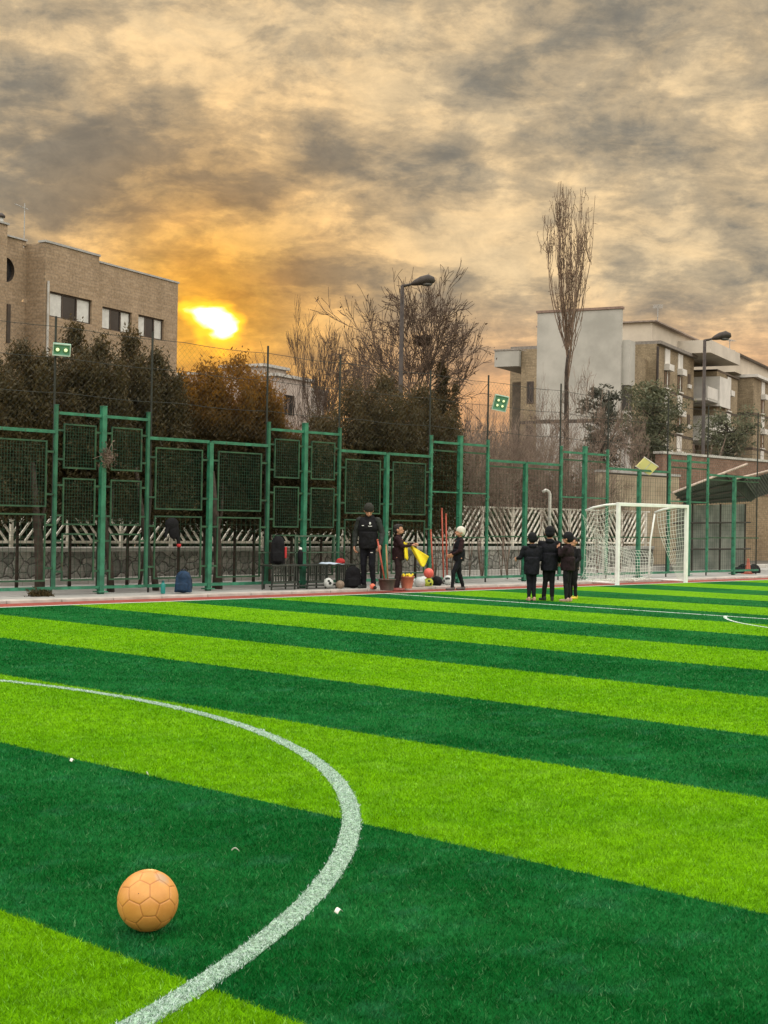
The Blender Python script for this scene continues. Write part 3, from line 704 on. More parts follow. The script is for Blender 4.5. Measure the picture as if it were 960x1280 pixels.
def conifer(base, h, r, z0, label, mat, n_=9000, size=.10, group=None, cat='tree', name='conifer_tree', tips=5, lean=(0, 0), taper=.75, squash=.55):
    t = thing(name, label, cat, base, 0, group)
    lx, ly = lean
    MB().tube([(lx * -1.0, ly * -1.0, -.03), (lx * -.6, ly * -.6, z0 * .5), (0, 0, z0), (0, 0, z0 + (h - z0) * .7)], [.035, .03, .03, .02], 8).build('trunk', BARK, t, True)
    # several leading tips give the ragged outline; each is a cone of clumps
    C_ = []; T = []
    lead = [(0, 0, h, r)]
    for k in range(tips):
        a = rnd.uniform(0, 6.28); q = rnd.uniform(.35, .85) * r; lead.append((q * math.cos(a), q * math.sin(a), z0 + (h - z0) * rnd.uniform(.62, .92), r * rnd.uniform(.4, .65)))
    wts = np.array([l[3] ** 1.5 * (l[2] - z0) for l in lead]); wts /= wts.sum()
    nc = n_ // 26; pick = rng.choice(len(lead), nc, p=wts)
    for k in pick:
        X_, Y_, H_, R_k = lead[k]; u = rng.random() ** 1.15 * .985; zz_ = z0 + (H_ - z0) * u
        rad_ = R_k * (1 - u ** 1.7) ** taper * (.80 + .20 * math.sin(zz_ * 5 + k)); a = rng.uniform(0, 6.283); q = rad_ * math.sqrt(rng.uniform(.12, 1.0)) * rng.uniform(.85, 1.12)
        C_.append((X_ + q * math.cos(a), Y_ + q * math.sin(a), zz_))
    C_ = np.array(C_); cl_ = np.repeat(C_, 26, 0) + rng.normal(0, 1, (len(C_) * 26, 3)) * np.array([.6, .6, 1.1]) * .105
    shade = np.repeat(rng.random(len(C_)), 26) * .55 + rng.random(len(cl_)) * .45
    np_mesh('crown', leaves(cl_, size), 4, mat, t, shade); return t
def tree_at(px, top, Y=None, d=None, **k):
    if Y is not None: d = depth_y(px, Y)
    s = spot(px, d); h = P(px, top, d).z
    return conifer((s.x, s.y, 0), h, **k)
GL = 'row of dark evergreens just behind the green fence'
row = [(-14, 450, .85, 'dark evergreen with bushy top cut off by the left edge of the photo'), (22, 432, .85, 'dark evergreen below the dark round window of the brick building'), (52, 446, .7, 'short dark evergreen just left of the two-lamp floodlight'),
       (88, 407, .85, 'tallest dark evergreen at left, in front of the first curtained window'), (123, 423, .72, 'slim dark evergreen in front of the wall between the two windows'), (160, 414, .9, 'pointed dark evergreen in front of the second window'),
       (192, 440, .8, 'dark evergreen at the right corner of the brick building'), (224, 474, .7, 'short dark evergreen in the dip right of the brick building')]
for i, (x, ty, r, l) in enumerate(row):
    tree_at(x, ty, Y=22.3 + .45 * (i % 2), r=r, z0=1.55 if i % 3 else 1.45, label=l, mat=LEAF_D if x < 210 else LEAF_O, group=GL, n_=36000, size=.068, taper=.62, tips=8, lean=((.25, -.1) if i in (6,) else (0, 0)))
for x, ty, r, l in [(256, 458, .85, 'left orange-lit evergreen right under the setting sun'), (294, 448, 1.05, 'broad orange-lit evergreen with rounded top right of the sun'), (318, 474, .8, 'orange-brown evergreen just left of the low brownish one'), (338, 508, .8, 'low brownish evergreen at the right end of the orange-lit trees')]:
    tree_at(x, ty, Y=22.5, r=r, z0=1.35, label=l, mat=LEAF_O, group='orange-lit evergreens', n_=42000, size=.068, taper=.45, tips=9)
for x, ty, r, Y, l in [(365, 552, .75, 22.8, 'low dark evergreen left of the second tall fence frame'), (402, 530, .8, 22.7, 'dark evergreen behind the tall fence frame of the bench'), (440, 480, 1.1, 23.0, 'dark evergreen left of the tall street lamp'), (478, 472, 1.1, 22.6, 'dark evergreen directly below the tall street lamp'),
                    (520, 486, 1.1, 23.0, 'dark evergreen right of the tall street lamp post')]:
    tree_at(x, ty, Y=Y, r=r, z0=1.3, label=l, mat=LEAF_D, group='evergreens behind the bench', n_=42000, size=.072, taper=.5, tips=9)
tree_at(549, 452, d=50, r=1.15, z0=1.6, label='dark pointed fir at the right edge of the evergreens behind the bench', mat=LEAF_D, n_=34000, size=.10, tips=9, taper=.8)
def pine(px, top, d, w_, label, bot, nb=34, size=.22, mat=LEAF_P, npl=90, up=.2):
    """open-crowned pine: branch tufts with gaps between them"""
    s = spot(px, d); h = P(px, top, d).z; z0 = P(px, bot, d).z; t = thing('pine_tree', label, 'tree', (s.x, s.y, 0))
    MB().tube([(0, 0, -.05), (.05, 0, h * .4), (-.03, .03, h * .75), (0, 0, h * .97)], [.16, .13, .08, .02], 8).build('trunk', BARK, t, True)
    b = MB(); cs = []
    for i in range(nb):
        u = (i + rnd.random()) / nb; z = z0 + (h - z0) * u; R_b = w_ * (math.sin(math.pi * (.18 + .80 * (1 - u))) ** .8) * rnd.uniform(.45, 1.08)
        a = i * 2.4 + rnd.uniform(-.4, .4); e = Vector((R_b * math.cos(a), R_b * math.sin(a), z + R_b * (up + rnd.uniform(-.25, .25))))
        b.tube([(0, 0, z - .2), tuple(e * .5 + Vector((0, 0, (z - .2) * .5 - .06))), tuple(e)], [.05, .03, .012], 5)
        for q in range(7):
            f = rnd.uniform(.35, 1.05); c0 = Vector((e.x * f, e.y * f, z + (e.z - z) * f)) + Vector([rnd.gauss(0, .16) for _ in range(3)]); cs.append((*c0, rnd.random()))
    b.build('branches', BARK, t, True)
    cs = np.array(cs); cl_ = np.repeat(cs[:, :3], npl // 3, 0) + rng.normal(0, 1, (len(cs) * (npl // 3), 3)) * np.array([.24, .24, .13]) * (w_ / 2)
    np_mesh('crown', leaves(cl_, size, .3), 4, mat, t, np.repeat(cs[:, 3], npl // 3) * .6 + rng.random(len(cl_)) * .4); return t
pine(814, 486, 60, 1.55, 'round green pine in front of the brick apartment corner', 592, nb=34, size=.15, npl=105)
pine(908, 522, 66, 1.6, 'smaller leaning green pine before the far apartment facade', 575, nb=20, size=.15, npl=80)
pine(752, 486, 56, 1.0, 'dark ragged fir in front of the white blank wall', 592, nb=26, size=.15, mat=LEAF_F, npl=80, up=-.25)
# hedge behind the lattice
hl = ['dark clipped hedge behind the left end of the lattice', 'dark hedge behind the lattice in the middle', 'dark hedge behind the lattice left of the goal']
for i in range(3):
    xa = 8 + i * 10.0; t = thing('hedge', hl[i], 'hedge', (xa + 5, 26.0, 0)); n_ = 16000
    c0 = np.c_[rng.uniform(-5, 5, n_), rng.uniform(-.55, .55, n_), rng.uniform(.2, 1.0, n_) ** .7 * 1.75]; c0[:, 2] *= .92 + .08 * np.sin(c0[:, 0] * 3.1) + rng.normal(0, .03, n_)
    np_mesh('foliage', leaves(c0, .15, .2), 4, LEAF_H, t, rng.random(n_))
    [MB().tube([(q, 0, -.05), (q + rnd.uniform(-.1, .1), 0, .9)], .03, 5).build('stem', BARK, t) for q in np.arange(-4.5, 4.9, 1.5)]

# ---------------------------------------------------------------- bare trees
def grow(b, p, d_, L, r, depth, spread, upb, rmin, kids=(2, 3), keep=.78, seg=3, wob=.12, tips=None):
    pts = [p.copy()]; rs = [r]; dd = d_.copy()
    for i in range(seg):
        dd = (dd + Vector([rnd.gauss(0, wob) for _ in range(3)]) + Vector((0, 0, upb))).normalized(); p = p + dd * (L / seg); pts.append(p.copy()); rs.append(max(r * (1 - .32 * (i + 1) / seg), rmin))
    b.tube(pts, rs, 6 if r > .05 else (4 if r > .012 else 3), cap=False)
    if depth == 0:
        if tips is not None: tips.append(p.copy())
        return
    for k in range(rnd.randint(*kids)):
        i = rnd.randint(1, seg) if k else seg; ax = Vector([rnd.gauss(0, 1) for _ in range(3)]); ax = (ax - dd * ax.dot(dd)).normalized()
        nd = (dd * math.cos(spread) + ax * math.sin(spread * rnd.uniform(.6, 1.3))).normalized()
        grow(b, pts[i], nd, L * keep * rnd.uniform(.75, 1.15), max(rs[i] * .68, rmin), depth - 1, spread, upb, rmin, kids, keep, seg, wob, tips)
def bare(px, top, d, label, r=.12, depth=7, spread=.5, trunk=.22, upb=.05, mat=TWIG_D, base=None, keep=.80, name='bare_tree', group=None, rmin=.006, kids=(2, 3), wob=.12, cat='tree', nst=1, width=None):
    rnd.seed(int(px) * 7 + 3); s = base or spot(px, d); h = P(px, top, d).z; t = thing(name, label, cat, (s.x, s.y, 0), 0, group)
    b1 = MB(); b2 = MB(); tips = []
    for q in range(nst):
        lean = Vector((rnd.uniform(-.25, .25), rnd.uniform(-.25, .25), 1)).normalized() if nst > 1 else Vector((rnd.uniform(-.04, .04), rnd.uniform(-.04, .04), 1))
        L0 = h * trunk; p1 = lean * L0
        b1.tube([(0, 0, -.05), tuple(p1 * .5 + Vector((rnd.uniform(-.05, .05), 0, 0))), tuple(p1)], [r, r * .85, r * .75], 8)
        for k in range(3 if nst == 1 else 2):
            a = rnd.uniform(0, 6.28); nd = (lean * math.cos(spread) + Vector((math.cos(a), math.sin(a), 0)) * math.sin(spread) * rnd.uniform(.5, 1.1)).normalized()
            grow(b2, p1.copy(), nd, L0 * .95, r * .6, depth - 1, spread, upb, rmin, kids, keep, 3, wob, tips)
    zm = max(v[2] for v in b2.v); k = h / zm; kw = k
    if width: xs = sorted(v[0] * .693 - v[1] * .721 for v in b2.v); ext = xs[int(len(xs) * .985)] - xs[int(len(xs) * .015)]; kw = width / ext
    for bb in (b1, b2): bb.v = [(x * kw, y * kw, z * k if z > 0 else z) for x, y, z in bb.v]
    b1.build('trunk', BARK if mat is TWIG_D else TWIG, t, True); b2.build('branches', mat, t, True)
    return t, [Vector((p.x * kw, p.y * kw, p.z * k)) for p in tips]
t_, tips = bare(508, 322, 50, 'large spreading bare tree with a bird nest behind the street lamp', r=.17, depth=7, spread=.46, trunk=.22, width=4.3, rmin=.010, upb=.03, kids=(3, 3), keep=.78)
nst = thing('bird_nest', 'round dark twig nest in the right side of the large bare tree', 'nest', P(528, 427, 49.6))
b = MB()
for i in range(260):
    a = rnd.uniform(0, 6.28); q = rnd.uniform(.1, .33); z = rnd.uniform(-.15, .15); p = Vector((q * math.cos(a), q * math.sin(a), z + q * .25)); e = Vector((-math.sin(a), math.cos(a), rnd.uniform(-.4, .4))) * rnd.uniform(.08, .2)
    b.tube([p - e, p + e], .010, 3, cap=False)
b.ell((0, 0, 0), (.26, .26, .15)); b.build('twigs', TWIG_D, nst)
# brown leaves that still hang on it
TL = np.array([tuple(p) for p in tips]); sel = TL[(rng.random(len(TL)) < .35) & (TL[:, 2] < TL[:, 2].max() * .84)]
np_mesh('dead_leaves', leaves(np.repeat(sel, 2, 0) + rng.normal(0, .07, (len(sel) * 2, 3)), .10, .1), 4, M_leaf('dead leaves', (.035, .022, .014), (.06, .035, .02), (.10, .06, .035), .2), t_, rng.random(len(sel) * 2))
bare(371, 368, 54, 'twin-topped bare tree right of the sun glow', r=.12, depth=8, spread=.33, trunk=.22, width=2.6, rmin=.010, group='bare trees by the sun', upb=.06)
bare(415, 380, 56, 'twiggy bare tree left of the large spreading one', r=.11, depth=8, spread=.36, trunk=.2, width=3.2, rmin=.010, group='bare trees by the sun', upb=.06)
bare(322, 424, 52, 'small bare tree just right of the sun', r=.08, depth=7, spread=.38, trunk=.22, width=2.6, rmin=.009, group='bare trees by the sun', upb=.05)
bare(455, 392, 58, 'bare tree half hidden behind the large spreading one', r=.10, depth=7, spread=.4, trunk=.2, width=3.0, rmin=.010, group='bare trees by the sun')
bare(596, 500, 52, 'small bare tree in the gap left of the white apartment block', r=.07, depth=7, spread=.42, trunk=.2, width=2.2, group='bare trees by the sun')
for x, ty, d, w_, l in [(668, 478, 49, 1.9, 'pale bare tree in front of the left part of the blank wall'), (690, 452, 50, 1.8, 'pale bare tree just left of the poplar trunk'), (733, 446, 50, 2.2, 'pale bare tree between the poplar and the dark ragged fir'), (640, 520, 48, 1.8, 'low pale bare tree right of the four-lamp floodlight'), (790, 500, 53, 1.8, 'pale bare tree between the two dark trees before the apartments')]:
    bare(x, ty, d, l, r=.07, depth=7, spread=.44, trunk=.26, mat=TWIG, keep=.80, kids=(2, 3), width=w_, rmin=.010, group='pale bare trees before the white block', wob=.15, upb=.03)
# the tall poplar: a long trunk, then a bundle of upright limbs
rnd.seed(11); s = spot(706, 52); H_ = P(706, 222, 52).z; zf = P(706, 465, 52).z
pt = thing('bare_poplar', 'tall slender bare poplar with upright limbs', 'tree', (s.x, s.y, 0)); b = MB()
b.tube([(0, 0, -.05), (.04, 0, zf * .5), (0, .03, zf), (.05, 0, zf + .8)], [.13, .11, .075, .05], 8); b.build('trunk', BARK, pt, True); b = MB(); UP_ = Vector((0, 0, 1))
side = Vector((.693, -.721, 0)); fwd_ = Vector((.721, .693, 0))
def limb(p, off, top, r, lvl, cap_=99):
    top = min(top, cap_); pts = []; n = 7; o1 = side * off[0] + fwd_ * off[1]
    for i in range(n + 1):
        t = i / n; q = p + o1 * (1 - (1 - t) ** 2.2) + UP_ * (top - p.z) * t; q += side * rnd.gauss(0, .016) + fwd_ * rnd.gauss(0, .016); pts.append(q)
    b.tube(pts, [max(r * (1 - .85 * i / n), .0085) for i in range(n + 1)], 5 if r > .03 else 3, cap=False)
    if lvl > 0:
        for k in range(8 if lvl == 2 else 3):
            i = rnd.randint(1, n - 1); a = rnd.uniform(0, 6.28); q = rnd.uniform(.12, .42) if lvl == 2 else rnd.uniform(.06, .2)
            limb(pts[i], (q * math.cos(a), q * math.sin(a)), pts[i].z + rnd.uniform(.8, 2.6) * (1 if lvl == 2 else .5), r * .42, lvl - 1, top + rnd.uniform(-.9, .15))
for k in range(18):
    z = rnd.uniform(zf - .5, zf + 1.8); a = rnd.uniform(0, 6.28); q = 1.4 * math.sqrt(rnd.uniform(.02, 1.0)) if k > 2 else .45
    limb(Vector((0, 0, z)), (q * math.cos(a) + .0, q * math.sin(a)), H_ - .8 * q * q - rnd.uniform(0, 1.3) * (k > 2), .026, 2)
for k in range(10): # scrappy twigs down the trunk
    z = rnd.uniform(2.5, zf); a = rnd.uniform(0, 6.28); limb(Vector((0, 0, z)), (.8 * math.cos(a), .8 * math.sin(a)), z + rnd.uniform(.2, 1.0), .02, 1)
b.build('branches', M('poplar twigs', (.15, .10, .07), .9, .3, 3, hue=(.23, .155, .11)), pt, True)
# brushy bare shrubs between the fence and the white block
SH = [(566, 520, 22.6), (588, 505, 23.2), (604, 520, 22.4), (628, 500, 23.3), (636, 560, 22.0), (652, 505, 22.8), (672, 500, 23.4), (690, 520, 22.5), (712, 500, 23.2), (730, 530, 22.6), (748, 565, 23.3), (776, 596, 22.8), (545, 520, 23.3)]
sl_ = ['left of the child in the white hat', 'behind the child in the white hat', 'right above the child in the white hat', 'left of the white hooked pipe', 'with pale forked stems before the stone wall', 'just below the four-lamp floodlight', 'behind the leftmost child of the group',
       'behind the middle of the group', 'at the foot of the poplar', 'between the poplar and the goal', 'below the dark ragged fir', 'behind the goal crossbar', 'behind the tall frame right of the evergreens']
for i, ((x, ty, Y), l) in enumerate(zip(SH, sl_)):
    bare(x, ty, depth_y(x, Y), 'brown leafless shrub ' + l, r=.020, depth=6, spread=.36, trunk=.27, mat=TWIG, keep=.76, name='bare_shrub', cat='shrub', group='bare shrubs behind the fence', rmin=.0035, nst=5, wob=.16, width=rnd.uniform(1.3, 1.8), upb=.03)
# thicker brown undergrowth farther back closes the gaps between the stems
for i, (x, ty, d, w_, l) in enumerate([(352, 520, 46, 3.2, 'brown thicket below the twin-topped bare tree'), (592, 520, 50, 3.4, 'brown thicket left of the four-lamp floodlight'), (655, 545, 52, 3.0, 'brown thicket at the foot of the white block'), (725, 560, 54, 3.0, 'brown thicket between the poplar and the dark fir'), (868, 560, 64, 3.0, 'olive thicket below the balconies')]):
    s = spot(x, d); h = P(x, ty, d).z; t = thing('thicket', l, 'shrub', (s.x, s.y, 0), 0, 'thickets behind the lattice'); n_ = 9000
    a = rng.uniform(0, 6.283, n_); q = np.sqrt(rng.random(n_)); z = rng.random(n_) ** .8 * h * (1 - .35 * q ** 2) * (.85 + .15 * np.sin(a * 5)); c0 = np.c_[q * np.cos(a) * w_ * .62, q * np.sin(a) * w_ * .62, z]
    np_mesh('foliage', leaves(c0, .16, .6), 4, LEAF_R if i < 4 else LEAF_P, t, rng.random(n_))
    b = MB()
    for k in range(40): a = rnd.uniform(0, 6.28); q = rnd.uniform(.2, w_ * .6); b.tube([(0, 0, -.03), (q * .4 * math.cos(a), q * .4 * math.sin(a), h * .5), (q * math.cos(a), q * math.sin(a), h * rnd.uniform(.8, 1.12))], [.04, .02, .008], 4, cap=False)
    b.build('stems', TWIG, t)
# dry clump caught on the middle post of the tall frame
tw = thing('twig_clump', 'dry brown twig clump caught on the fence post', 'branch', (14.63, 20.78, 2.42)); b = MB()
for i in range(150): p = Vector([rnd.gauss(0, .05), rnd.gauss(0, .03), rnd.gauss(0, .07)]); e = Vector([rnd.gauss(0, .06), rnd.gauss(0, .04), rnd.gauss(0, .06)]); b.tube([p, p + e], .004, 3, cap=False)
b.build('twigs', TWIG, tw)
np_mesh('leaves', leaves(rng.normal(0, 1, (260, 3)) * np.array([.085, .05, .10]), .05, .1), 4, LEAF_R, tw, rng.random(260))
ws = thing('weed_tuft', 'dark ragged weeds at the foot of the tree trunk by the kerb', 'plant', (13.3, 20.75, .02))
np_mesh('leaves', leaves(np.abs(rng.normal(0, 1, (500, 3))) * np.array([.0, .0, .05]) + rng.normal(0, 1, (500, 3)) * np.array([.09, .05, .0]), .08, .5), 4, LEAF_D, ws, rng.random(500))
for (x0, y0, lx_, r, l) in [(50, 746, 0, .08, 'dark leafless trunk among weeds just behind the fence, at far left'), (139, 744, -.06, .06, 'dark trunk beside the tall fence post at left'), (196, 743, -.22, .055, 'leaning dark trunk left of the teal bottle'), (272, 740, .05, .085, 'thick dark trunk right of the blue backpack')]:
    p = on_y(x0, 700, 21.35); o = thing('tree_trunk', l, 'tree', (p.x, 21.35, .0), 0, 'dark trunks behind the fence')
    MB().tube([(0, 0, -.02), (lx_ * .4, 0, .5), (lx_, .1, 1.1), (lx_ * 1.3, .3, 2.3)], [r * 1.25, r, r * .9, r * .6], 9).build('trunk', BARK, o, True)
    MB().tube([(lx_, .1, 1.1), (lx_ + .2, .2, 1.5), (lx_ + .3, .3, 2.1)], [r * .5, r * .35, .012], 6).build('branch', BARK, o, True)

# ---------------------------------------------------------------- brick building on the left
E1 = rad(16.7)
BR_L = M_brick('beige brick', (.31, .225, .145), (.37, .275, .185), (.26, .21, .15), 2.6, 8, stain=.18)
BR_R = M_brick('yellow-brown brick', (.25, .195, .125), (.33, .26, .17), (.21, .18, .13), 3, 9)
FRAME = M('brown window frame', (.06, .045, .035), .5, .2, 3)
def window(parent, s0, s1, z0, z1, y, panes=3, curtains=(0, 2), rev=.12):
    """recessed opening: dark reveal, frame, panes; the wall is built around it"""
    f = MB(); t = .06
    f.span((s0, y + .02, z0), (s0 + t, y + .10, z1)); f.span((s1 - t, y + .02, z0), (s1, y + .10, z1)); f.span((s0 + t, y + .02, z1 - t), (s1 - t, y + .10, z1)); f.span((s0 + t, y + .02, z0), (s1 - t, y + .10, z0 + t))
    for k in range(1, panes): q = s0 + (s1 - s0) * k / panes; f.span((q - .035, y + .025, z0 + t), (q + .035, y + .09, z1 - t))
    w_ = f.build('window', FRAME, parent)
    for k in range(panes):
        a = s0 + (s1 - s0) * k / panes + .04; b_ = s0 + (s1 - s0) * (k + 1) / panes - .04
        MB().span((a, y + .06, z0 + t), (b_, y + .07, z1 - t)).build('pane', CURT if k in curtains else GLASS, w_)
    MB().span((s0 - .06, y - .06, z0 - .08), (s1 + .06, y + .12, z0 - .003)).build('sill', CONC_L, w_); return w_
def wall_with_holes(s0, s1, z0, z1, y, th, holes):
    """front wall as boxes around rectangular openings (holes sorted, not overlapping in s per band)"""
    b = MB(); xs = sorted({s0, s1, *[h[0] for h in holes], *[h[1] for h in holes]})
    for a, c_ in zip(xs[:-1], xs[1:]):
        m_ = (a + c_) / 2; hs = sorted([h for h in holes if h[0] < m_ < h[1]], key=lambda h: h[2]); z = z0
        for h in hs:
            if h[2] > z: b.span((a, y, z), (c_, y + th, h[2]))
            z = h[3]
        if z < z1: b.span((a, y, z), (c_, y + th, z1))
    return b
p = P(57, 303, 58)
lb = thing('brick_building', 'beige brick building with curtained strip windows at left', 'building', (p.x, p.y, 0), E1)
ZL = 12.46
hol = [(.32, 3.02, 9.50, 10.53), (.32, 3.02, 6.0, 7.1), (.32, 3.02, 2.5, 3.6)]
wall_with_holes(0, 3.44, 0, ZL, 0, .3, hol).build('wall', BR_L, lb)
hol2 = [(3.88, 5.96, 9.46, 10.42), (6.43, 8.36, 9.46, 10.42), (3.88, 5.96, 6.0, 7.0), (6.43, 8.36, 6.0, 7.0)]
wall_with_holes(3.443, 9.15, 0, 12.24, .14, .3, hol2).build('wall', BR_L, lb)
for h in hol: window(lb, *h[:2], h[2], h[3], .08, 3)
for h in hol2: window(lb, *h[:2], h[2], h[3], .22, 3)
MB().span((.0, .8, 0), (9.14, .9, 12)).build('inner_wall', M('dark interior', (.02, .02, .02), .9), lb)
MB().span((9.153, .14, 0), (9.40, 9, 12.24)).build('side_wall', BR_L, lb)
MB().span((-.05, -.05, ZL + .003), (3.48, .35, ZL + .09)).build('coping', CONC, lb); MB().span((3.49, .09, 12.243), (9.45, .45, 12.32)).build('coping', CONC, lb)
MB().span((0, .303, 12.0), (9.14, 9, 12.1)).build('roof', CONC, lb)
# the part that steps back left of the corner, with the round window
MB().span((-.003, .003, 0), (-.015, 1.1, ZL - .02)).build('side_wall', BR_L, lb)
b = MB(); c0 = Vector((-1.18, 1.0, 11.22)); R0 = .50; n = 28; vs = []; 
for i in range(n):
    a = 2 * math.pi * i / n; ca, sa_ = math.cos(a), math.sin(a); k = min((1.16 if ca > 0 else 1.3) / max(abs(ca), 1e-6), 1.15 / max(abs(sa_), 1e-6))
    vs += [(c0.x + R0 * ca, 1.0, c0.z + R0 * sa_), (c0.x + k * ca, 1.0, c0.z + k * sa_)]
b.add(vs, [(2 * i, 2 * i + 1, (2 * i + 3) % (2 * n), (2 * i + 2) % (2 * n)) for i in range(n)]); b.span((-2.48, 1.0, 0), (-.02, 1.3, 10.07)); b.span((-2.48, 1.0, 12.37), (-.02, 1.3, 12.55)); b.build('wall', BR_L, lb)
b = MB(); b.tube([(c0.x, 1.02, c0.z), (c0.x, 1.22, c0.z)], R0, 28, cap=False); w_ = b.build('round_window', FRAME, lb)
MB().tube([(c0.x, 1.16, c0.z), (c0.x, 1.20, c0.z)], R0 * .98, 28).build('pane', GLASS, w_)
MB().span((-1.10, .96, 8.3), (-.90, .995, 9.85)).build('window', FRAME, lb)
MB().span((-2.95, .92, 12.553), (-.02, 1.4, 12.62)).build('coping', CONC, lb)
MB().span((-7, .45, 0), (-1.75, .98, 12.85)).build('wall', BR_L, lb); MB().span((-7.1, .38, 12.853), (-1.70, 1.05, 12.93)).build('coping', CONC, lb)
MB().tube([(.12, -.08, 4), (.12, -.08, 10.9)], .05, 8).build('drain_pipe', CONC_L, lb)
p = P(30, 300, 59); an = thing('roof_antenna', 'thin antenna mast on the roof of the beige brick building', 'antenna', (p.x, p.y, p.z - .3)); hz = P(29, 254, 59).z - p.z + .3
MB().tube([(0, 0, 0), (0, 0, hz)], .022, 6).build('mast', CONC, an); b = MB(); b.tube([(-.28, .25, hz - .05), (.1, -.1, hz - .25)], .018, 5); [b.tube([(-.28 + q * .1 - .08, .25 - q * .09 - .08, hz - .05 - q * .05), (-.28 + q * .1 + .08, .25 - q * .09 + .08, hz - .05 - q * .05)], .012, 5) for q in range(4)]; b.build('arms', CONC, an)
p = P(1, 290, 57); vp = thing('roof_vent', 'pale vent pipe with a dark cap on the roof at the left edge', 'vent', (p.x, p.y, p.z - .2)); MB().tube([(0, 0, 0), (0, 0, .78)], .10, 12).build('pipe', CONC_L, vp, True); MB().lathe([(.17, .78), (.16, .86), (.05, .96)], n=14).build('cap', DARKM, vp, True)

# ---------------------------------------------------------------- white block and apartment building on the right
p = P(777, 386, 95); wb = thing('white_block', 'apartment block with a tall blank white end wall', 'building', (p.x, p.y, 0), E1); ZT = 15.75
WW = M('white rendered wall', (.36, .35, .315), .9, .12, .35, hue=(.44, .425, .385)); WL = M('weathered white render', (.60, .59, .56), .9, .2, .5, hue=(.34, .32, .29))
# end wall runs along local +y
MB().span((0, 0, 8.45), (.3, 5.95, ZT)).build('end_wall', WW, wb); MB().span((.001, .05, 0), (.28, 5.9, 8.2)).build('lower_end_wall', WL, wb); MB().span((-.02, -.02, 8.203), (.32, 5.97, 8.447)).build('dark_band', FRAME, wb)
MB().span((-.08, -.08, ZT + .003), (.38, 6.03, ZT + .16)).build('coping', M('red-brown coping', (.22, .15, .12), .8), wb)
MB().span((.303, .0, 0), (9.0, 5.9, 13.0)).build('main_wall', BR_R, wb)
MB().span((.31, -.5, 10.7), (1.55, -.003, 13.7)).build('stair_panel', WW, wb); MB().span((.31, -.45, 9.0), (1.2, -.003, 10.69)).build('recess', M('shadowed recess', (.05, .045, .04), .9), wb); MB().span((.31, -.5, 0), (1.1, -.003, 8.99)).build('stair_wall', WL, wb)  # recess is a solid box, its shade painted in as dark colour
MB().span((.05, 5.953, 0), (8, 7.1, 13.2)).build('wing_wall', BR_R, wb); MB().span((1.2, 7.103, 0), (8, 8.2, 11.2)).build('wing_wall', M('shaded brick', (.10, .08, .06), .9, .2, 3), wb)  # second wing wall: shade painted in as a darker brick colour
MB().span((-.3, 7.15, 12.15), (8, 8.95, 13.25)).build('balcony_roof', WW, wb) ; MB().span((-.35, 7.1, 13.253), (8, 9.0, 13.35)).build('coping', M('dull coping', (.25, .22, .19), .8), wb)
def x_window(parent, y0, y1, z0, z1, x, n=2):
    f = MB(); t = .07
    f.span((x - .05, y0, z0), (x - .003, y0 + t, z1)); f.span((x - .05, y1 - t, z0), (x - .003, y1, z1)); f.span((x - .05, y0 + t, z0), (x - .003, y1 - t, z0 + t)); f.span((x - .05, y0 + t, z1 - t), (x - .003, y1 - t, z1)); f.span((x - .045, (y0 + y1) / 2 - .03, z0 + t), (x - .003, (y0 + y1) / 2 + .03, z1 - t))
    w_ = f.build('window', FRAME, parent); MB().span((x - .02, y0 + t, z0 + t), (x - .01, y1 - t, z1 - t)).build('pane', GLASS, w_)
x_window(wb, 6.15, 6.65, 9.6, 11.1, .05); x_window(wb, 6.15, 6.65, 6.6, 8.1, .05); MB().span((.0, 5.96, 8.2), (.047, 7.1, 8.4)).build('dark_band', FRAME, wb)
def antenna(loc, h, label, rz=.6):
    t = thing('tv_antenna', label, 'antenna', loc, rz); MB().tube([(0, 0, 0), (0, 0, h)], .035, 6).build('mast', CONC, t); b = MB()
    b.tube([(-1.1, 0, h - .15), (1.1, 0, h - .05)], .025, 5); b.tube([(-.3, 0, h - .9), (1.4, 0, h - .85)], .025, 5)
    for q in (-.9, -.5, -.1, .3, .7): b.tube([(q, -.35, h - .1), (q, .35, h - .1)], .015, 4)
    b.build('arms', CONC, t)
p = P(821, 430, 100); ab = thing('apartment_building', 'long brick apartment building with white panels and balconies', 'building', (p.x, p.y, 0), E1)
ZA = 14.1
def bay_(parent, s, z, y=0):
    """one bay of one storey: white panel, boxed blind, window below"""
    MB().span((s, y - .05, z + 1.75), (s + 1.25, y - .003, z + 3.0 - .12)).build('white_panel', PANEL, parent)
    MB().span((s - .08, y - .40, z + 1.30), (s + 1.15, y - .003, z + 1.745)).build('blind_box', PANEL, parent)
    f = MB(); f.span((s, y - .045, z + .15), (s + .08, y - .003, z + 1.28)); f.span((s + 1.1, y - .045, z + .15), (s + 1.18, y - .003, z + 1.28)); f.span((s + .5, y - .04, z + .2), (s + .56, y - .003, z + 1.28)); f.span((s + .08, y - .045, z + .1), (s + 1.1, y - .003, z + .17))
    w_ = f.build('window', FRAME, parent); MB().span((s + .08, y - .03, z + .17), (s + 1.1, y - .02, z + 1.28)).build('pane', GLASS, w_); MB().span((s + .6, y - .033, z + .2), (s + .8, y - .031, z + 1.28)).build('curtain', CURT, w_)
    MB().span((s - .05, y - .16, z + .0), (s + 1.25, y - .003, z + .09)).build('sill', PANEL, parent)
MB().span((0, 0, 0), (9.9, 11, ZA)).build('wall', BR_R, ab)
MB().span((0, -.3, ZA + .003), (9.9, 11, ZA + .22)).build('roof_edge', M('grey roof edge', (.20, .18, .16), .8), ab)
MB().span((1.5, .8, ZA + .223), (16, 9, ZA + 1.75)).build('penthouse_wall', M('cream parapet', (.50, .44, .36), .9, .1, .5), ab)
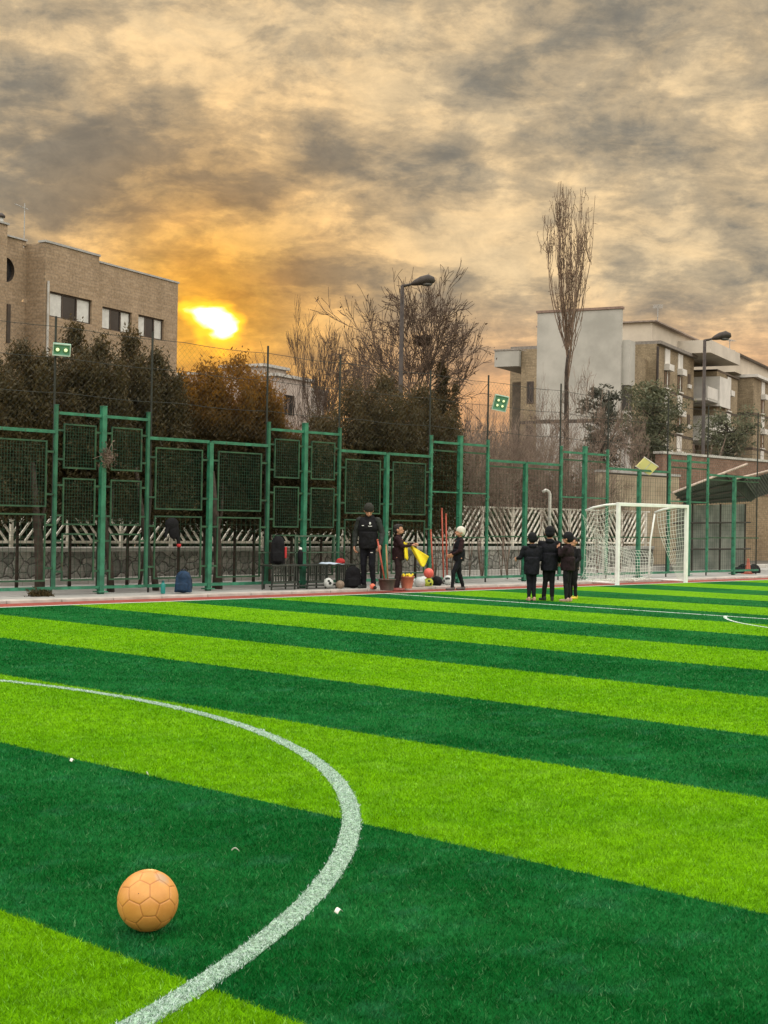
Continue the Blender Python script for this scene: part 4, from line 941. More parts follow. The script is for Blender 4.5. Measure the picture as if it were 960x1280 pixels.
MB().span((1.2, .4, ZA + 1.753), (16.5, 9.5, ZA + 1.85)).build('penthouse_roof', M('dull coping b', (.25, .2, .17), .8), ab)
for k in range(4):
    z = ZA - 3.05 - 3.03 * k
    for s in (2.0, 5.4): bay_(ab, s, z + .1)
    MB().span((-.0, -.02, z - .12), (9.9, -.003, z + .08)).build('floor_band', FRAME, ab)
    MB().span((8.2, -.04, z + 1.0), (8.9, -.003, z + 1.75)).build('small_window', FRAME, ab); MB().span((8.15, -.12, z + .7), (9.0, -.003, z + .98)).build('sill', PANEL, ab)
    # the balcony recess
    MB().span((9.95, -1.1, z - .1), (16.4, 2.0, z + .08)).build('balcony_floor', CONC_L, ab)
    MB().span((9.95, -1.12, z + .083), (12.9, -1.0, z + .95)).build('balcony_rail', PANEL, ab)
    MB().span((12.95, -1.25, z - .3), (13.1, .9, z + 2.0)).build('balcony_screen', PANEL, ab); MB().span((13.103, -1.25, z - .3), (16.4, -1.1, z + 2.0)).build('balcony_front', PANEL, ab)
MB().span((9.95, 1.9, 0), (16.4, 2.1, ZA)).build('recess_wall', M('shaded recess wall', (.12, .10, .08), .9, .2, 2), ab)  # shade of the recess is painted into this wall colour
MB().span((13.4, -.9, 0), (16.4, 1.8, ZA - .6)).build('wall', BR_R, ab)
MB().span((8.2, -1.7, ZA + .25), (17.5, 3, ZA + 1.2)).build('canopy', M('cream canopy', (.52, .47, .40), .9, .1, .5), ab)
MB().span((16.5, 0, 0), (24.0, 11, ZA - .25)).build('wall', BR_R, ab); MB().span((16.5, -.15, ZA - .247), (24.1, 11, ZA - .1)).build('roof_edge', FRAME, ab)
for k in range(4):
    z = ZA - 3.3 - 3.03 * k
    for s in (17.3, 20.3): bay_(ab, s, z + .1)
    MB().span((16.5, -.02, z - .12), (24.0, -.003, z + .08)).build('floor_band', FRAME, ab)
dp = MB(); dp.tube([(-.05, -.1, 3), (-.05, -.1, ZA - .2)], .09, 8); dp.build('drain_pipe', DARKM, ab)
e1 = Vector((math.cos(E1), math.sin(E1), 0)); e2 = Vector((-math.sin(E1), math.cos(E1), 0)); o_ = Vector((p.x, p.y, 0))
q = o_ + e1 * 25.5 - e2 * 1.0
a2 = thing('apartment_building', 'second brick apartment building cut off by the right edge of the photo', 'building', q, E1)
MB().span((0, 0, 0), (30, 11, 14.2)).build('wall', BR_R, a2); MB().span((-.2, -.4, 14.203), (30, 11, 14.45)).build('roof_edge', PANEL, a2)
MB().span((-2.5, 1.0, 14.453), (30, 9, 15.9)).build('penthouse_wall', M('cream parapet b', (.50, .44, .36), .9, .1, .5), a2); MB().span((-2.8, .6, 15.903), (30, 9.5, 16.0)).build('penthouse_roof', FRAME, a2)
for k in range(4):
    z = 14.2 - 3.05 - 3.03 * k
    for s in (3.0, 6.6, 10.6, 14): bay_(a2, s, z + .1)
    MB().span((-.02, -.02, z - .12), (30, -.003, z + .08)).build('floor_band', FRAME, a2); MB().span((-.03, -.01, z - .12), (-.003, 11, z + .08)).build('floor_band', FRAME, a2)
p = P(822, 412, 104); antenna((p.x, p.y, ZA + 1.8), 1.5, 'tv antenna on the roof of the nearer apartment building')
p = P(912, 448, 122); antenna((p.x, p.y, ZA + 1.1), 2.2, 'tv antenna above the second apartment building', .2)
# pale low buildings far off between the trees
def far_house(px, top, d, w_, dp_, label, mat, rz=E1, pent=None):
    s = P(px, top, d); t = thing('distant_building', label, 'building', (s.x, s.y, 0), rz); h = s.z
    MB().span((0, 0, 0), (w_, dp_, h)).build('wall', mat, t); MB().span((-.2, -.2, h + .003), (w_ + .2, dp_ + .2, h + .2)).build('roof', CONC_L, t)
    if pent: MB().span((pent[0], .5, h + .203), (pent[1], dp_ - .5, h + pent[2])).build('penthouse', mat, t)
    for k in range(3):
        for i in range(max(1, int(dp_ / 3))): x_window(t, 1 + i * 3, 2.4 + i * 3, h - 2.4 - 3 * k, h - 1.1 - 3 * k, 0)
        for i in range(max(1, int(w_ / 3))):
            if w_ > 3: f = MB().span((1 + i * 3, -.05, h - 2.4 - 3 * k), (2.3 + i * 3, -.003, h - 1.1 - 3 * k)).build('window', GLASS, t)
    return t
far_house(345, 470, 92, 4.5, 3.2, 'pale distant building with stepped flat roof right of the orange-lit trees', M('pale pinkish wall', (.40, .34, .30), .9, .1, .5))
far_house(378, 487, 96, 3, 5.0, 'white low distant building behind the bare trees', M('pale wall', (.46, .42, .38), .9, .1, .5))
far_house(330, 458, 100, 3, 3.5, 'distant building whose roof peeks over the broad orange-lit evergreen', M('greyish wall', (.36, .31, .27), .9, .1, .5))
far_house(262, 468, 110, 5, 5, 'distant flat roof in the gap right of the brick building', M('grey distant wall', (.33, .28, .24), .9, .1, .5))

# ---------------------------------------------------------------- people
def remesh(o, s, it=2):
    r_ = o.modifiers.new('remesh', 'REMESH'); r_.mode = 'VOXEL'; r_.voxel_size = s; r_.use_smooth_shade = True
    if it: q = o.modifiers.new('smooth', 'SMOOTH'); q.factor = .5; q.iterations = it
def hand(b, wr, elb, H, curl=.35, side_=1, palm_n=None):
    """palm, four unequal bent fingers and a thumb, continuing the forearm"""
    d_ = (wr - elb).normalized(); n_ = (palm_n or Vector((1, 0, 0))); n_ = (n_ - d_ * n_.dot(d_)).normalized(); s_ = d_.cross(n_) * side_
    k = H * .108; pc = wr + d_ * k * .25
    for q in (-.14, -.05, .05, .14): b.caps(pc + s_ * k * q * 1.1, wr + d_ * k * .5 + s_ * k * q * 1.3, k * .10, k * .09, 8)
    for q, l in ((-.21, .42), (-.07, .50), (.07, .46), (.21, .36)):
        p0 = wr + d_ * k * .52 + s_ * k * q; p1 = p0 + (d_ * math.cos(curl * .6) + n_ * math.sin(curl * .6)) * k * l * .55; p2 = p1 + (d_ * math.cos(curl * 2.2) + n_ * math.sin(curl * 2.2)) * k * l * .5
        b.caps(p0, p1, k * .062, k * .056, 7); b.caps(p1, p2, k * .056, k * .046, 7)
    p0 = wr + d_ * k * .15 - s_ * k * .2; p1 = p0 + (d_ * .75 - s_ * .6 + n_ * .15).normalized() * k * .3; p2 = p1 + (d_ * .95 + n_ * .3).normalized() * k * .22
    b.caps(p0, p1, k * .085, k * .066, 7); b.caps(p1, p2, k * .066, k * .052, 7)
def person(loc, head_dir, H, label, pose, jac=BLACK, trou=BLACK, shoe=BLACK, hat=None, hair=True, hood=False, group=None, hem=.47, hs=1.0, head_rot=(0, 0, 0), sleeve=None, bulk=1.0, details=None):
    rz = math.atan2(head_dir[1], head_dir[0]) - math.pi / 2
    root = thing('person', label, 'person', loc, rz, group); V = lambda t: Vector(t) * H
    HM = Matrix.Translation(V((0, 0, .855))) @ (Matrix.Rotation(head_rot[2], 4, 'Z') @ Matrix.Rotation(head_rot[0], 4, 'X') @ Matrix.Rotation(head_rot[1], 4, 'Y')) @ Matrix.Translation(-V((0, 0, .855))) 
    hk = hs
    def hp(x, y, z): return HM @ V((x * hk, y * hk, .855 + (z - .855) * hk))
    R3 = HM.to_3x3()
    def hell(b, c, r, n=14): b.ell(hp(*c), [q * H * hk for q in r], R3, n, 10)
    ft = [Vector(pose['kneeL']), Vector(pose['ankL']), Vector(pose['kneeR']), Vector(pose['ankR'])]
    hipz = .515
    body = MB()
    hell(body, (0, 0, .935), (.050, .062, .066)); hell(body, (0, .018, .893), (.037, .042, .034)); body.caps(hp(0, .055, .925), hp(0, .072, .905), .007 * H, .010 * H, 8)
    for s in (-1, 1): hell(body, (s * .051, -.004, .918), (.008, .014, .019), 8)
    body.caps(hp(0, .058, .886), hp(0, .060, .884), .010 * H, .010 * H, 8)
    body.caps(V((0, -.012, .80)), hp(0, -.004, .90), .031 * H, .029 * H)
    body.caps(V((0, 0, .58)), V((0, 0, .76)), .065 * H, .07 * H)
    for s, k in ((-1, 'L'), (1, 'R')):
        sh = V((s * .098 * bulk, -.005, .795)); e = V(pose['elb' + k]); w_ = V(pose['wri' + k]); body.caps(V((0, 0, .78)), sh, .04 * H, .03 * H); body.caps(sh, e, .028 * H, .021 * H); body.caps(e, w_, .021 * H, .0145 * H)
        hand(body, w_, e, H, pose.get('curl', .4), s, Vector(pose.get('palm' + k, (-s, 0, 0))))
        hip = V((s * .048, 0, hipz)); kn = V(pose['knee' + k]); an_ = V(pose['ank' + k]); body.caps(V((0, 0, .56)), hip, .06 * H, .05 * H); body.caps(hip, kn, .045 * H, .030 * H); body.caps(kn, an_, .030 * H, .020 * H)
    bo = body.build('body', SKIN, root); remesh(bo, .0055, 1)
    # jacket
    j = MB(); bk = bulk
    j.caps(V((-.082 * bk, -.004, .792)), V((.082 * bk, -.004, .792)), .044 * H, .044 * H, 14); j.ell(V((0, 0, .72)), (.112 * H * bk, .078 * H * bk, .11 * H), None, 18, 12); j.ell(V((0, 0, .62)), (.104 * H * bk, .076 * H * bk, .11 * H), None, 18, 12)
    j.tube([V((0, 0, .66)), V((0, 0, .56)), V((0, 0, hem))], [.098 * H * bk, .100 * H * bk, .096 * H * bk], 18); j.tube([V((0, -.006, .79)), V((0, -.004, .862))], [.05 * H, .040 * H], 14)
    if hood: j.ell(V((0, -.05, .835)), (.065 * H, .04 * H, .035 * H))
    sl2 = MB()
    for s, k in ((-1, 'L'), (1, 'R')):
        sh = V((s * .100 * bk, -.005, .795)); e = V(pose['elb' + k]); w_ = V(pose['wri' + k]); sb = j if sleeve is None else sl2
        sb.caps(sh, e, .043 * H * bk ** .5, .035 * H * bk ** .5, 12); sb.caps(e, e.lerp(w_, .96), .035 * H * bk ** .5, .026 * H, 12); sb.ell(e, (.037 * H,) * 3)
    # flatten front to back a touch and add cloth unevenness through the material
    jo = j.build('jacket', jac, root); remesh(jo, .010, 3)
    if sleeve is not None: so_ = sl2.build('sleeves', sleeve, root); remesh(so_, .010, 2)
    for o in [jo] + ([so_] if sleeve is not None else []):
        tx = bpy.data.textures.get('folds') or bpy.data.textures.new('folds', 'CLOUDS'); tx.noise_scale = .10; dm = o.modifiers.new('folds', 'DISPLACE'); dm.texture = tx; dm.strength = .028; dm.texture_coords = 'LOCAL'
    # trousers
    t = MB(); t.ell(V((0, 0, .52)), (.088 * H, .068 * H, .07 * H), None, 16, 10)
    for s, k in ((-1, 'L'), (1, 'R')):
        hip = V((s * .046, 0, .50)); kn = V(pose['knee' + k]); an_ = V(pose['ank' + k]); t.caps(hip, kn, .056 * H, .041 * H, 12); t.caps(kn, an_ + V((0, 0, .012)), .041 * H, .031 * H, 12)
    to = t.build('trousers', trou, root); remesh(to, .010, 3)
    tx = bpy.data.textures.get('folds'); dm = to.modifiers.new('folds', 'DISPLACE'); dm.texture = tx; dm.strength = .02; dm.texture_coords = 'LOCAL'
    for k in 'LR':
        an_ = V(pose['ank' + k]); fd = Vector(pose.get('foot' + k, (0, 1, 0))).normalized(); z = max(an_.z - .038 * H, .018 * H); b = MB(); heel = Vector((an_.x, an_.y, z)) - fd * .022 * H; toe = Vector((an_.x, an_.y, z - .002 * H)) + fd * .098 * H
        b.caps(heel, toe, .026 * H, .021 * H, 12); b.caps(heel + Vector((0, 0, .02 * H)), an_ - Vector((0, 0, .01 * H)), .027 * H, .027 * H, 12); so2 = b.build('shoe', shoe, root); remesh(so2, .008, 1)
    h_ = MB()
    if hat is not None:
        hell(h_, (0, -.004, .952), (.059, .070, .063), 16); hell(h_, (0, -.018, .925), (.057, .056, .05), 16); h_.tube([hp(0, -.008, .928), hp(0, -.006, .950)], [.0595 * H * hk, .0605 * H * hk], 18)
        ho = h_.build('hat', hat, root); remesh(ho, .007, 1)
    if hair:
        h_ = MB(); hell(h_, (0, -.012, .948), (.0555, .062, .058), 16); hell(h_, (0, -.026, .918), (.052, .045, .048), 16); hell(h_, (0, .030, .977), (.042, .034, .022), 14)
        ho = h_.build('hair', HAIR, root); remesh(ho, .006, 0)
        tx = bpy.data.textures.get('tufts') or bpy.data.textures.new('tufts', 'CLOUDS'); tx.noise_scale = .02; dm = ho.modifiers.new('tufts', 'DISPLACE'); dm.texture = tx; dm.strength = .014; dm.texture_coords = 'LOCAL'
    for s in (-1, 1):
        b = MB(); b.ell(hp(s * .020, .0545, .928), (.0065 * H, .005 * H, .004 * H)); b.build('eye', GLASS, root, True)
    if details: details(root, V)
    return root
def stand(dx=.0, spread_=.05, **k):
    p = dict(kneeL=(-spread_, .008, .275), ankL=(-spread_ - .005, -.01, .045), kneeR=(spread_, .008, .275), ankR=(spread_ + .005, -.01, .045), elbL=(-.135, -.02, .64), wriL=(-.14, .03, .50), elbR=(.135, -.02, .64), wriR=(.14, .03, .50)); p.update(k); return p
RTv = (.693, -.721); FWv = (.721, .693)
def dirv(r, f): return (RTv[0] * r + FWv[0] * f, RTv[1] * r + FWv[1] * f)
PATCH = M('white print', (.7, .7, .7), .7, .05, 10)
def man_d(root, V):
    b = MB(); b.ell(V((-.045, .094, .765)), (.020, .006, .026)); b.build('chest_emblem', PATCH, root, True)
    b = MB(); b.span(V((-.068, .090, .728)), V((-.024, .100, .736))); b.span(V((.03, .090, .735)), V((.052, .099, .743))); b.build('chest_print', PATCH, root)
    b = MB(); b.span(V((-.075, .050, .42)), V((-.045, .062, .428))); b.build('trouser_print', PATCH, root)
STRIPE = M('pale print', (.30, .32, .30), .8, .2, 20)
person((*ground(459, 739).to_2d(), .055), dirv(-.25, -1), 1.68, 'man in black jacket with white chest emblem looking down', stand(kneeL=(-.06, .03, .28), ankL=(-.075, .0, .045), kneeR=(.045, .02, .28), ankR=(.05, -.02, .045), elbL=(-.165, -.03, .65), wriL=(-.165, .05, .52), elbR=(.16, -.03, .64), wriR=(.150, .04, .50), curl=.7, footL=(-.5, 1, 0), footR=(.3, 1, 0)),
       jac=BLACK, sleeve=GREYF, trou=NAVY, shoe=GREYF, hat=M('dark olive knit', (.022, .022, .017), .9, .3, 60, .5, 150), hair=False, hood=True, head_rot=(-.45, 0, .35), bulk=1.12, details=man_d)
person((*ground(497, 739).to_2d(), .01), dirv(1, -.15), 1.30, 'boy with short dark hair lifting a yellow bib', stand(kneeL=(-.045, .02, .27), ankL=(-.05, -.01, .045), kneeR=(.05, .005, .27), ankR=(.055, -.03, .045), elbL=(-.11, .09, .70), wriL=(-.05, .22, .72), elbR=(.12, .08, .68), wriR=(.06, .20, .70), curl=.8, palmL=(0, 0, -1), palmR=(0, 0, -1)),
       jac=MAROON, trou=M('dark maroon trousers', (.016, .006, .008), .85, .3, 15), shoe=M('dusky pink shoe', (.26, .08, .07), .6, .2, 15), hair=True, hs=1.12, head_rot=(.06, 0, 0))
def k2(root, V):
    b = MB(); b.ell(V((.052, .088, .765)), (.018, .008, .020)); b.ell(V((-.03, .092, .765)), (.012, .006, .014)); b.build('chest_emblem', PATCH, root, True)
    b = MB(); [b.box(V((.147, .005 + .022 * i, .712 - .004 * i)), (.012, .016, .035 if i % 2 else .026)) for i in range(5)]; b.build('sleeve_print', STRIPE, root)
    b = MB(); b.span(V((.082, -.02, .43)), V((.088, .03, .437))); b.build('trouser_print', PATCH, root)
person((*ground(573, 738).to_2d(), .01), dirv(-1, -.35), 1.26, 'child in a white knit hat and dark tracksuit facing left', stand(kneeL=(-.05, .11, .28), ankL=(-.055, .13, .045), kneeR=(.055, -.035, .28), ankR=(.06, -.10, .05), elbL=(-.13, .03, .64), wriL=(-.07, .13, .58), elbR=(.135, .02, .64), wriR=(.08, .13, .57), curl=.6),
       jac=NAVY, sleeve=MAROON, trou=NAVY, shoe=M('grey shoe', (.09, .08, .08), .6, .3, 15), hat=WOOL, hair=False, hs=1.15, head_rot=(.22, 0, 0), details=k2)
TAN_S = M('tan shoe', (.40, .24, .18), .6, .2, 15)
person((*ground(664, 751).to_2d(), 0), dirv(-.15, 1), 1.185, 'child in long dark coat seen from behind, leftmost of the group on the turf', stand(spread_=.035, elbL=(-.17, .03, .66), wriL=(-.20, .12, .64), elbR=(.135, .02, .64), wriR=(.09, .12, .62), curl=.6), jac=NAVY, sleeve=None, trou=NAVY, shoe=TAN_S, hat=BLACK, hair=False, hood=True, group='children in dark clothes on the turf', hem=.40, hs=1.2, bulk=1.2)
person((*ground(686, 751).to_2d(), 0), dirv(.1, 1), 1.30, 'tallest child of the group on the turf, seen from behind in a black hat', stand(spread_=.04, kneeL=(-.05, .02, .275), ankL=(-.07, .03, .045), elbL=(-.15, .0, .65), wriL=(-.12, .10, .60), elbR=(.15, .0, .65), wriR=(.14, .09, .55), footL=(-.6, 1, 0), curl=.6), jac=NAVY, trou=BLACK, shoe=GREYF, hat=BLACK, hair=False, hood=True, group='children in dark clothes on the turf', hem=.42, hs=1.2, bulk=1.2)
person((*ground(709, 752).to_2d(), 0), dirv(-.8, .55), 1.205, 'child in maroon jacket facing left, rightmost front child of the group', stand(spread_=.04, elbL=(-.13, .05, .70), wriL=(-.06, .12, .80), elbR=(.14, .03, .66), wriR=(.10, .12, .58), curl=.7), jac=M('blackish maroon fabric', (.012, .005, .007), .85, .3, 18, .3, 90, spec=.25), trou=BLACK, shoe=M('pinkish shoe', (.42, .26, .22), .6, .2, 15), hat=BLACK, hair=False, group='children in dark clothes on the turf', hem=.46, hs=1.2, bulk=1.1)
person((*ground(716, 748.5).to_2d(), 0), dirv(-.6, -.6), 1.13, 'child with yellow-tipped shoes mostly hidden behind the maroon jacket', stand(spread_=.045, elbL=(-.14, .02, .66), wriL=(-.10, .10, .58), elbR=(.14, .02, .66), wriR=(.11, .10, .60), curl=.7), jac=BLACK, trou=BLACK, shoe=M('yellow shoe', (.75, .55, .06), .6, .2, 15), hat=None, hair=True, group='children in dark clothes on the turf', hs=1.15)

# ---------------------------------------------------------------- the yellow bib in the boy's hands
def cloth(name, fn, nu, nv, mat, th=.004):
    b = MB(); vs = [fn(i / nu, j / nv) for j in range(nv + 1) for i in range(nu + 1)]
    b.add(vs, [(j * (nu + 1) + i, j * (nu + 1) + i + 1, (j + 1) * (nu + 1) + i + 1, (j + 1) * (nu + 1) + i) for j in range(nv) for i in range(nu)])
    o = b.build(name, mat, None, True); m_ = o.modifiers.new('s', 'SOLIDIFY'); m_.thickness = th; return o
g0 = ground(497, 739); hx = Vector((RTv[0], RTv[1], 0)); fx = Vector((FWv[0], FWv[1], 0))
def bibf(u, v):
    a = g0 + hx * (.22 + .24 * v + .17 * u * (.35 + .65 * v) - .02) + fx * (-.06 + .035 * math.sin(7 * u + 3 * v)); z = .93 - .40 * v + .02 * math.sin(5 * u) + .12 * u * v - .10 * v * math.sin(4 * u)
    return (a.x, a.y, z)
o = cloth('training_bib', bibf, 12, 16, YEL); tag(o, 'yellow training bib hanging from the boy\'s hands', 'bib')
def bibf2(u, v):
    a = g0 + hx * (.10 + .07 * u + .03 * v) + fx * (-.15 - .02 * math.sin(6 * u)); return (a.x, a.y, .97 - .33 * v + .02 * math.sin(7 * u))
o = cloth('training_bib', bibf2, 8, 12, YEL); tag(o, 'second yellow bib draped close against the boy\'s chest', 'bib')

# ---------------------------------------------------------------- bench, bags, bottles
bx0 = on_y(333, 738, 20.6).x; bx1 = on_y(438, 738, 20.6).x; bl = bx1 - bx0
bn = thing('metal_bench', 'long dark metal bench with slatted aprons before the fence', 'bench', (bx0, 20.6, .03)); BM = M('dark bench steel', (.028, .034, .028), .5, .3, 6)
MB().span((-.02, -.18, .455), (bl, .18, .485)).build('seat', BM, bn, bevel=.006)
for i, (a, c_) in enumerate(((.02, .62), (.95, 1.45), (1.75, bl - .05))):
    b = MB(); n = 9
    for k in range(n + 1): q = a + (c_ - a) * k / n; b.span((q - .012, -.176, .17), (q + .012, -.160, .452))
    b.span((a - .02, -.182, .13), (c_ + .02, -.155, .168)); b.build('slatted_apron', BM, bn)
    for q in (a, c_): MB().tube([(q, -.12, 0), (q, -.15, .45)], .018, 8).build('leg', BM, bn)
    for q in (a, c_): MB().tube([(q, .14, 0), (q, .15, .45)], .018, 8).build('leg', BM, bn)
MB().span((-.05, -.150, .06), (bl + .05, -.125, .09)).build('foot_rail', BM, bn)
b = MB(); b.span((.9, .19, 1.02), (2.0, .21, 1.05)); b.span((.9, .19, .5), (.93, .21, 1.02)); b.span((1.97, .19, .5), (2.0, .21, 1.02)); b.span((-.05, .19, .70), (bl, .21, .72)); b.build('back_frame', M('bench back steel', (.06, .10, .07), .5, .3, 6), bn)
def backpack(loc, w_, d_, h_, mat, label, rz, acc_=None, strapm=BLACK):
    t = thing('backpack', label, 'backpack', loc, rz)
    b = MB(); b.box((0, 0, h_ * .40), (w_ * .86, d_ * .7, h_ * .74), taper=.86); b.ell((0, 0, h_ * .72), (w_ * .40, d_ * .38, h_ * .28)); b.ell((0, 0, h_ * .3), (w_ * .47, d_ * .45, h_ * .31)); o = b.build('main_bag', mat, t); remesh(o, .012, 4)
    b = MB(); b.box((0, -d_ * .42, h_ * .27), (w_ * .6, d_ * .22, h_ * .34)); o = b.build('front_pocket', mat, t); remesh(o, .012, 4)
    MB().tube([(-.05, 0, h_ * .96), (-.035, 0, h_ * 1.03), (.035, 0, h_ * 1.03), (.05, 0, h_ * .96)], .009, 6).build('handle', strapm, t, True)
    for s in (-1, 1): MB().tube([(s * w_ * .22, d_ * .3, h_ * .9), (s * w_ * .34, d_ * .52, h_ * .6), (s * w_ * .38, d_ * .5, h_ * .25), (s * w_ * .36, d_ * .3, h_ * .06)], .014, 6).build('strap', strapm, t, True)
    if acc_: b = MB(); b.box((w_ * .46, 0, h_ * .42), (w_ * .12, d_ * .5, h_ * .4)); o = b.build('side_pocket', acc_, t); remesh(o, .01, 3)
    return t
REDM = M('red fabric', (.42, .03, .03), .8, .15, 15)
p = on_y(347, 709, 20.6); backpack((p.x, 20.6, .515), .33, .24, .56, BLACK, 'black backpack with a red side pocket sitting on the bench', rad(-46), REDM)
p = ground(441, 738.5); backpack((p.x, p.y, .05), .38, .28, .44, BLACK, 'black backpack on the ground at the man\'s feet', rad(-40))
p = ground(231, 744); backpack((p.x, p.y + .05, .04), .34, .26, .40, M('navy blue fabric', (.008, .030, .070), .8, .3, 15, .3, 80), 'blue backpack standing on the paving behind the kerb', rad(-50), None, M('dark blue strap', (.006, .014, .035), .8))
def bottle(loc, h_, r_, mat, capm, label):
    t = thing('bottle', label, 'bottle', loc); MB().lathe([(r_ * .9, 0), (r_, .01), (r_, h_ * .68), (r_ * .92, h_ * .74), (r_ * .55, h_ * .82), (r_ * .5, h_ * .86)], n=18).build('bottle_body', mat, t, True); MB().lathe([(r_ * .62, h_ * .86), (r_ * .62, h_ * .97), (r_ * .3, h_)], n=14).build('cap', capm, t, True); return t
p = ground(203.5, 745); bottle((*p.to_2d(), .04), .235, .042, M('teal plastic', (.02, .22, .20), .35, .1, 8), M('dark teal plastic', (.01, .10, .10), .4), 'teal water bottle beside the blue backpack')
p = on_y(375.5, 708, 20.55); bottle((p.x, 20.56, .516), .33, .055, BLACK, M('white plastic', (.75, .75, .75), .4), 'black flask with a white cap standing on the bench')
p = on_y(413, 706, 20.55)
def sh_(u, v): return (p.x - .22 + .48 * u, 20.42 + .24 * v, .525 + .03 * math.sin(4 * u) * v + .01 * math.sin(12 * u))
tag(cloth('folded_towel', sh_, 12, 6, M('pale blue cloth', (.50, .60, .72), .8, .1, 8), .012), 'pale blue folded towel lying on the bench', 'towel')
t = thing('red_cap', 'small red cap on the bench beside the pale towel', 'cap', (on_y(426, 704, 20.55).x, 20.56, .53)); b = MB(); b.ell((0, 0, .03), (.09, .10, .07)); b.build('crown', REDM, t, True); MB().ell((-.10, -.05, .012), (.08, .07, .012)).build('visor', REDM, t, True)
def bucket(loc, h_, r0, r1, mat, label):
    t = thing('bucket', label, 'bucket', loc); MB().lathe([(r0, 0), (r0 * 1.0, .006), (r1, h_ - .02), (r1 + .01, h_ - .018), (r1 + .01, h_), (r1 - .008, h_), (r0 - .01, .02), (.001, .018)], n=24).build('bucket_body', mat, t, True)
    MB().tube([((r1 + .012) * math.cos(a), (r1 + .012) * math.sin(a), h_ - .03 - .10 * math.sin(a)) for a in [math.pi * i / 12 for i in range(13)]], .004, 6).build('bail', DARKM, t); return t
p = ground(483.5, 741); bucket((*p.to_2d(), .05), .22, .13, .165, M('brown plastic', (.085, .055, .048), .6, .2, 8), 'brown bucket between the man and the boy'); pb = p
for k, (dx, l, m_, lab) in enumerate(((-.02, .95, ORANGE, 'reddish stick leaning in the brown bucket'), (.04, .85, M('tan wood', (.30, .16, .08), .7, .3, 10), 'tan stick standing in the brown bucket'))):
    t = thing('stick', lab, 'stick', (pb.x + dx, pb.y, .07)); MB().tube([(0, 0, 0), (-.16 + .12 * k, .10 - .06 * k, l)], .016, 8).build('shaft', m_, t, True); MB().ell((-.16 + .12 * k, .10 - .06 * k, l), (.02, .02, .02)).build('knob', m_, t, True)
p = ground(508.5, 738.5); bucket((*p.to_2d(), .05), .24, .105, .145, M('salmon plastic', (.52, .20, .13), .5, .12, 8), 'salmon pink bucket behind the boy'); pb = p
def bf(u, v): return (pb.x - .11 + .24 * u, pb.y - .08 + .16 * v, .29 + .035 * math.sin(9 * u) + .03 * math.sin(11 * v))
tag(cloth('yellow_cloth', bf, 10, 8, YEL), 'crumpled yellow cloth in the salmon bucket', 'cloth')
# balls beside the kerb
def small_ball(px, py, r, mat, label, z=.03, spotm=None, up=0):
    p = ground(px, py); t = thing('ball', label, 'ball', (p.x, p.y, z + r + up)); MB().ell((0, 0, 0), (r, r, r), None, 24, 16).build('shell', mat, t, True)
    if spotm:
        for k in range(7):
            v = Vector([rnd.gauss(0, 1) for _ in range(3)]).normalized(); 
            if k == 0: v = Vector((-.6, -.7, .4)).normalized()
            q = v.to_track_quat('Z', 'Y').to_matrix(); b = MB(); n = 5; rr_ = r * .30
            vs = [q @ Vector((rr_ * math.cos(2 * math.pi * i / n), rr_ * math.sin(2 * math.pi * i / n), math.sqrt(r * r - rr_ * rr_) + .0015)) for i in range(n)] + [q @ Vector((0, 0, r + .0025))]
            b.add(vs, [(i, (i + 1) % n, n) for i in range(n)]).build('panel_patch', spotm, t, True)
    return t
WB_ = M('scuffed white ball', (.55, .57, .55), .5, .15, 30); 
small_ball(410.5, 738, .10, WB_, 'white ball under the bench', .05, GREYF); small_ball(425, 739.5, .085, M('dull tan ball', (.20, .15, .11), .6, .3, 20), 'dull tan ball beside the backpack on the ground', .05)
small_ball(465.5, 739.5, .055, M('bright coral plastic', (.80, .20, .12), .5, .1, 10), 'small coral ball at the man\'s right foot', .05)
small_ball(514, 735.5, .10, WB_, 'white ball with dark panels beside the salmon bucket', .03, GREYF); small_ball(524.5, 737, .115, M('pale grey ball', (.48, .52, .52), .5, .1, 25), 'large pale grey ball in the pile by the kerb'); small_ball(529, 733.5, .10, WB_, 'white ball at the back of the pile', .03)
small_ball(535.5, 736, .10, M('yellow green ball', (.42, .48, .05), .5, .2, 25), 'yellow-green ball under the coral pink ball', .03, GREYF); small_ball(535.5, 736, .105, M('coral pink ball', (.70, .13, .10), .45, .1, 25), 'coral pink ball resting on the yellow-green ball', .03, None, .19)
small_ball(546, 735.5, .115, BLACK, 'black ball right of the pile'); small_ball(560, 733.5, .11, WB_, 'white ball behind the orange training poles', .03, GREYF)
for i, (px_, h_, l) in enumerate(((542, 1.15, 'shortest orange training pole, left of the others'), (554.5, 1.62, 'tall orange training pole in the middle'), (559, 1.50, 'right orange training pole leaning slightly'))):
    p = on_y(px_, 733, 20.72); t = thing('training_pole', l, 'pole', (p.x, 20.72, .03), 0, 'orange training poles leaning at the fence'); b = MB(); b.tube([(0, 0, 0), (.02 * (i - 1), .09, h_)], .017, 10); b.build('pole', ORANGE, t, True)
    MB().lathe([(.03, 0), (.03, .05), (.018, .09)], n=10).build('foot', DARKM, t); MB().lathe([(.02, 0), (.02, .04), (.012, .05)], (.02 * (i - 1), .09, h_), 10).build('cap', ORANGE, t)
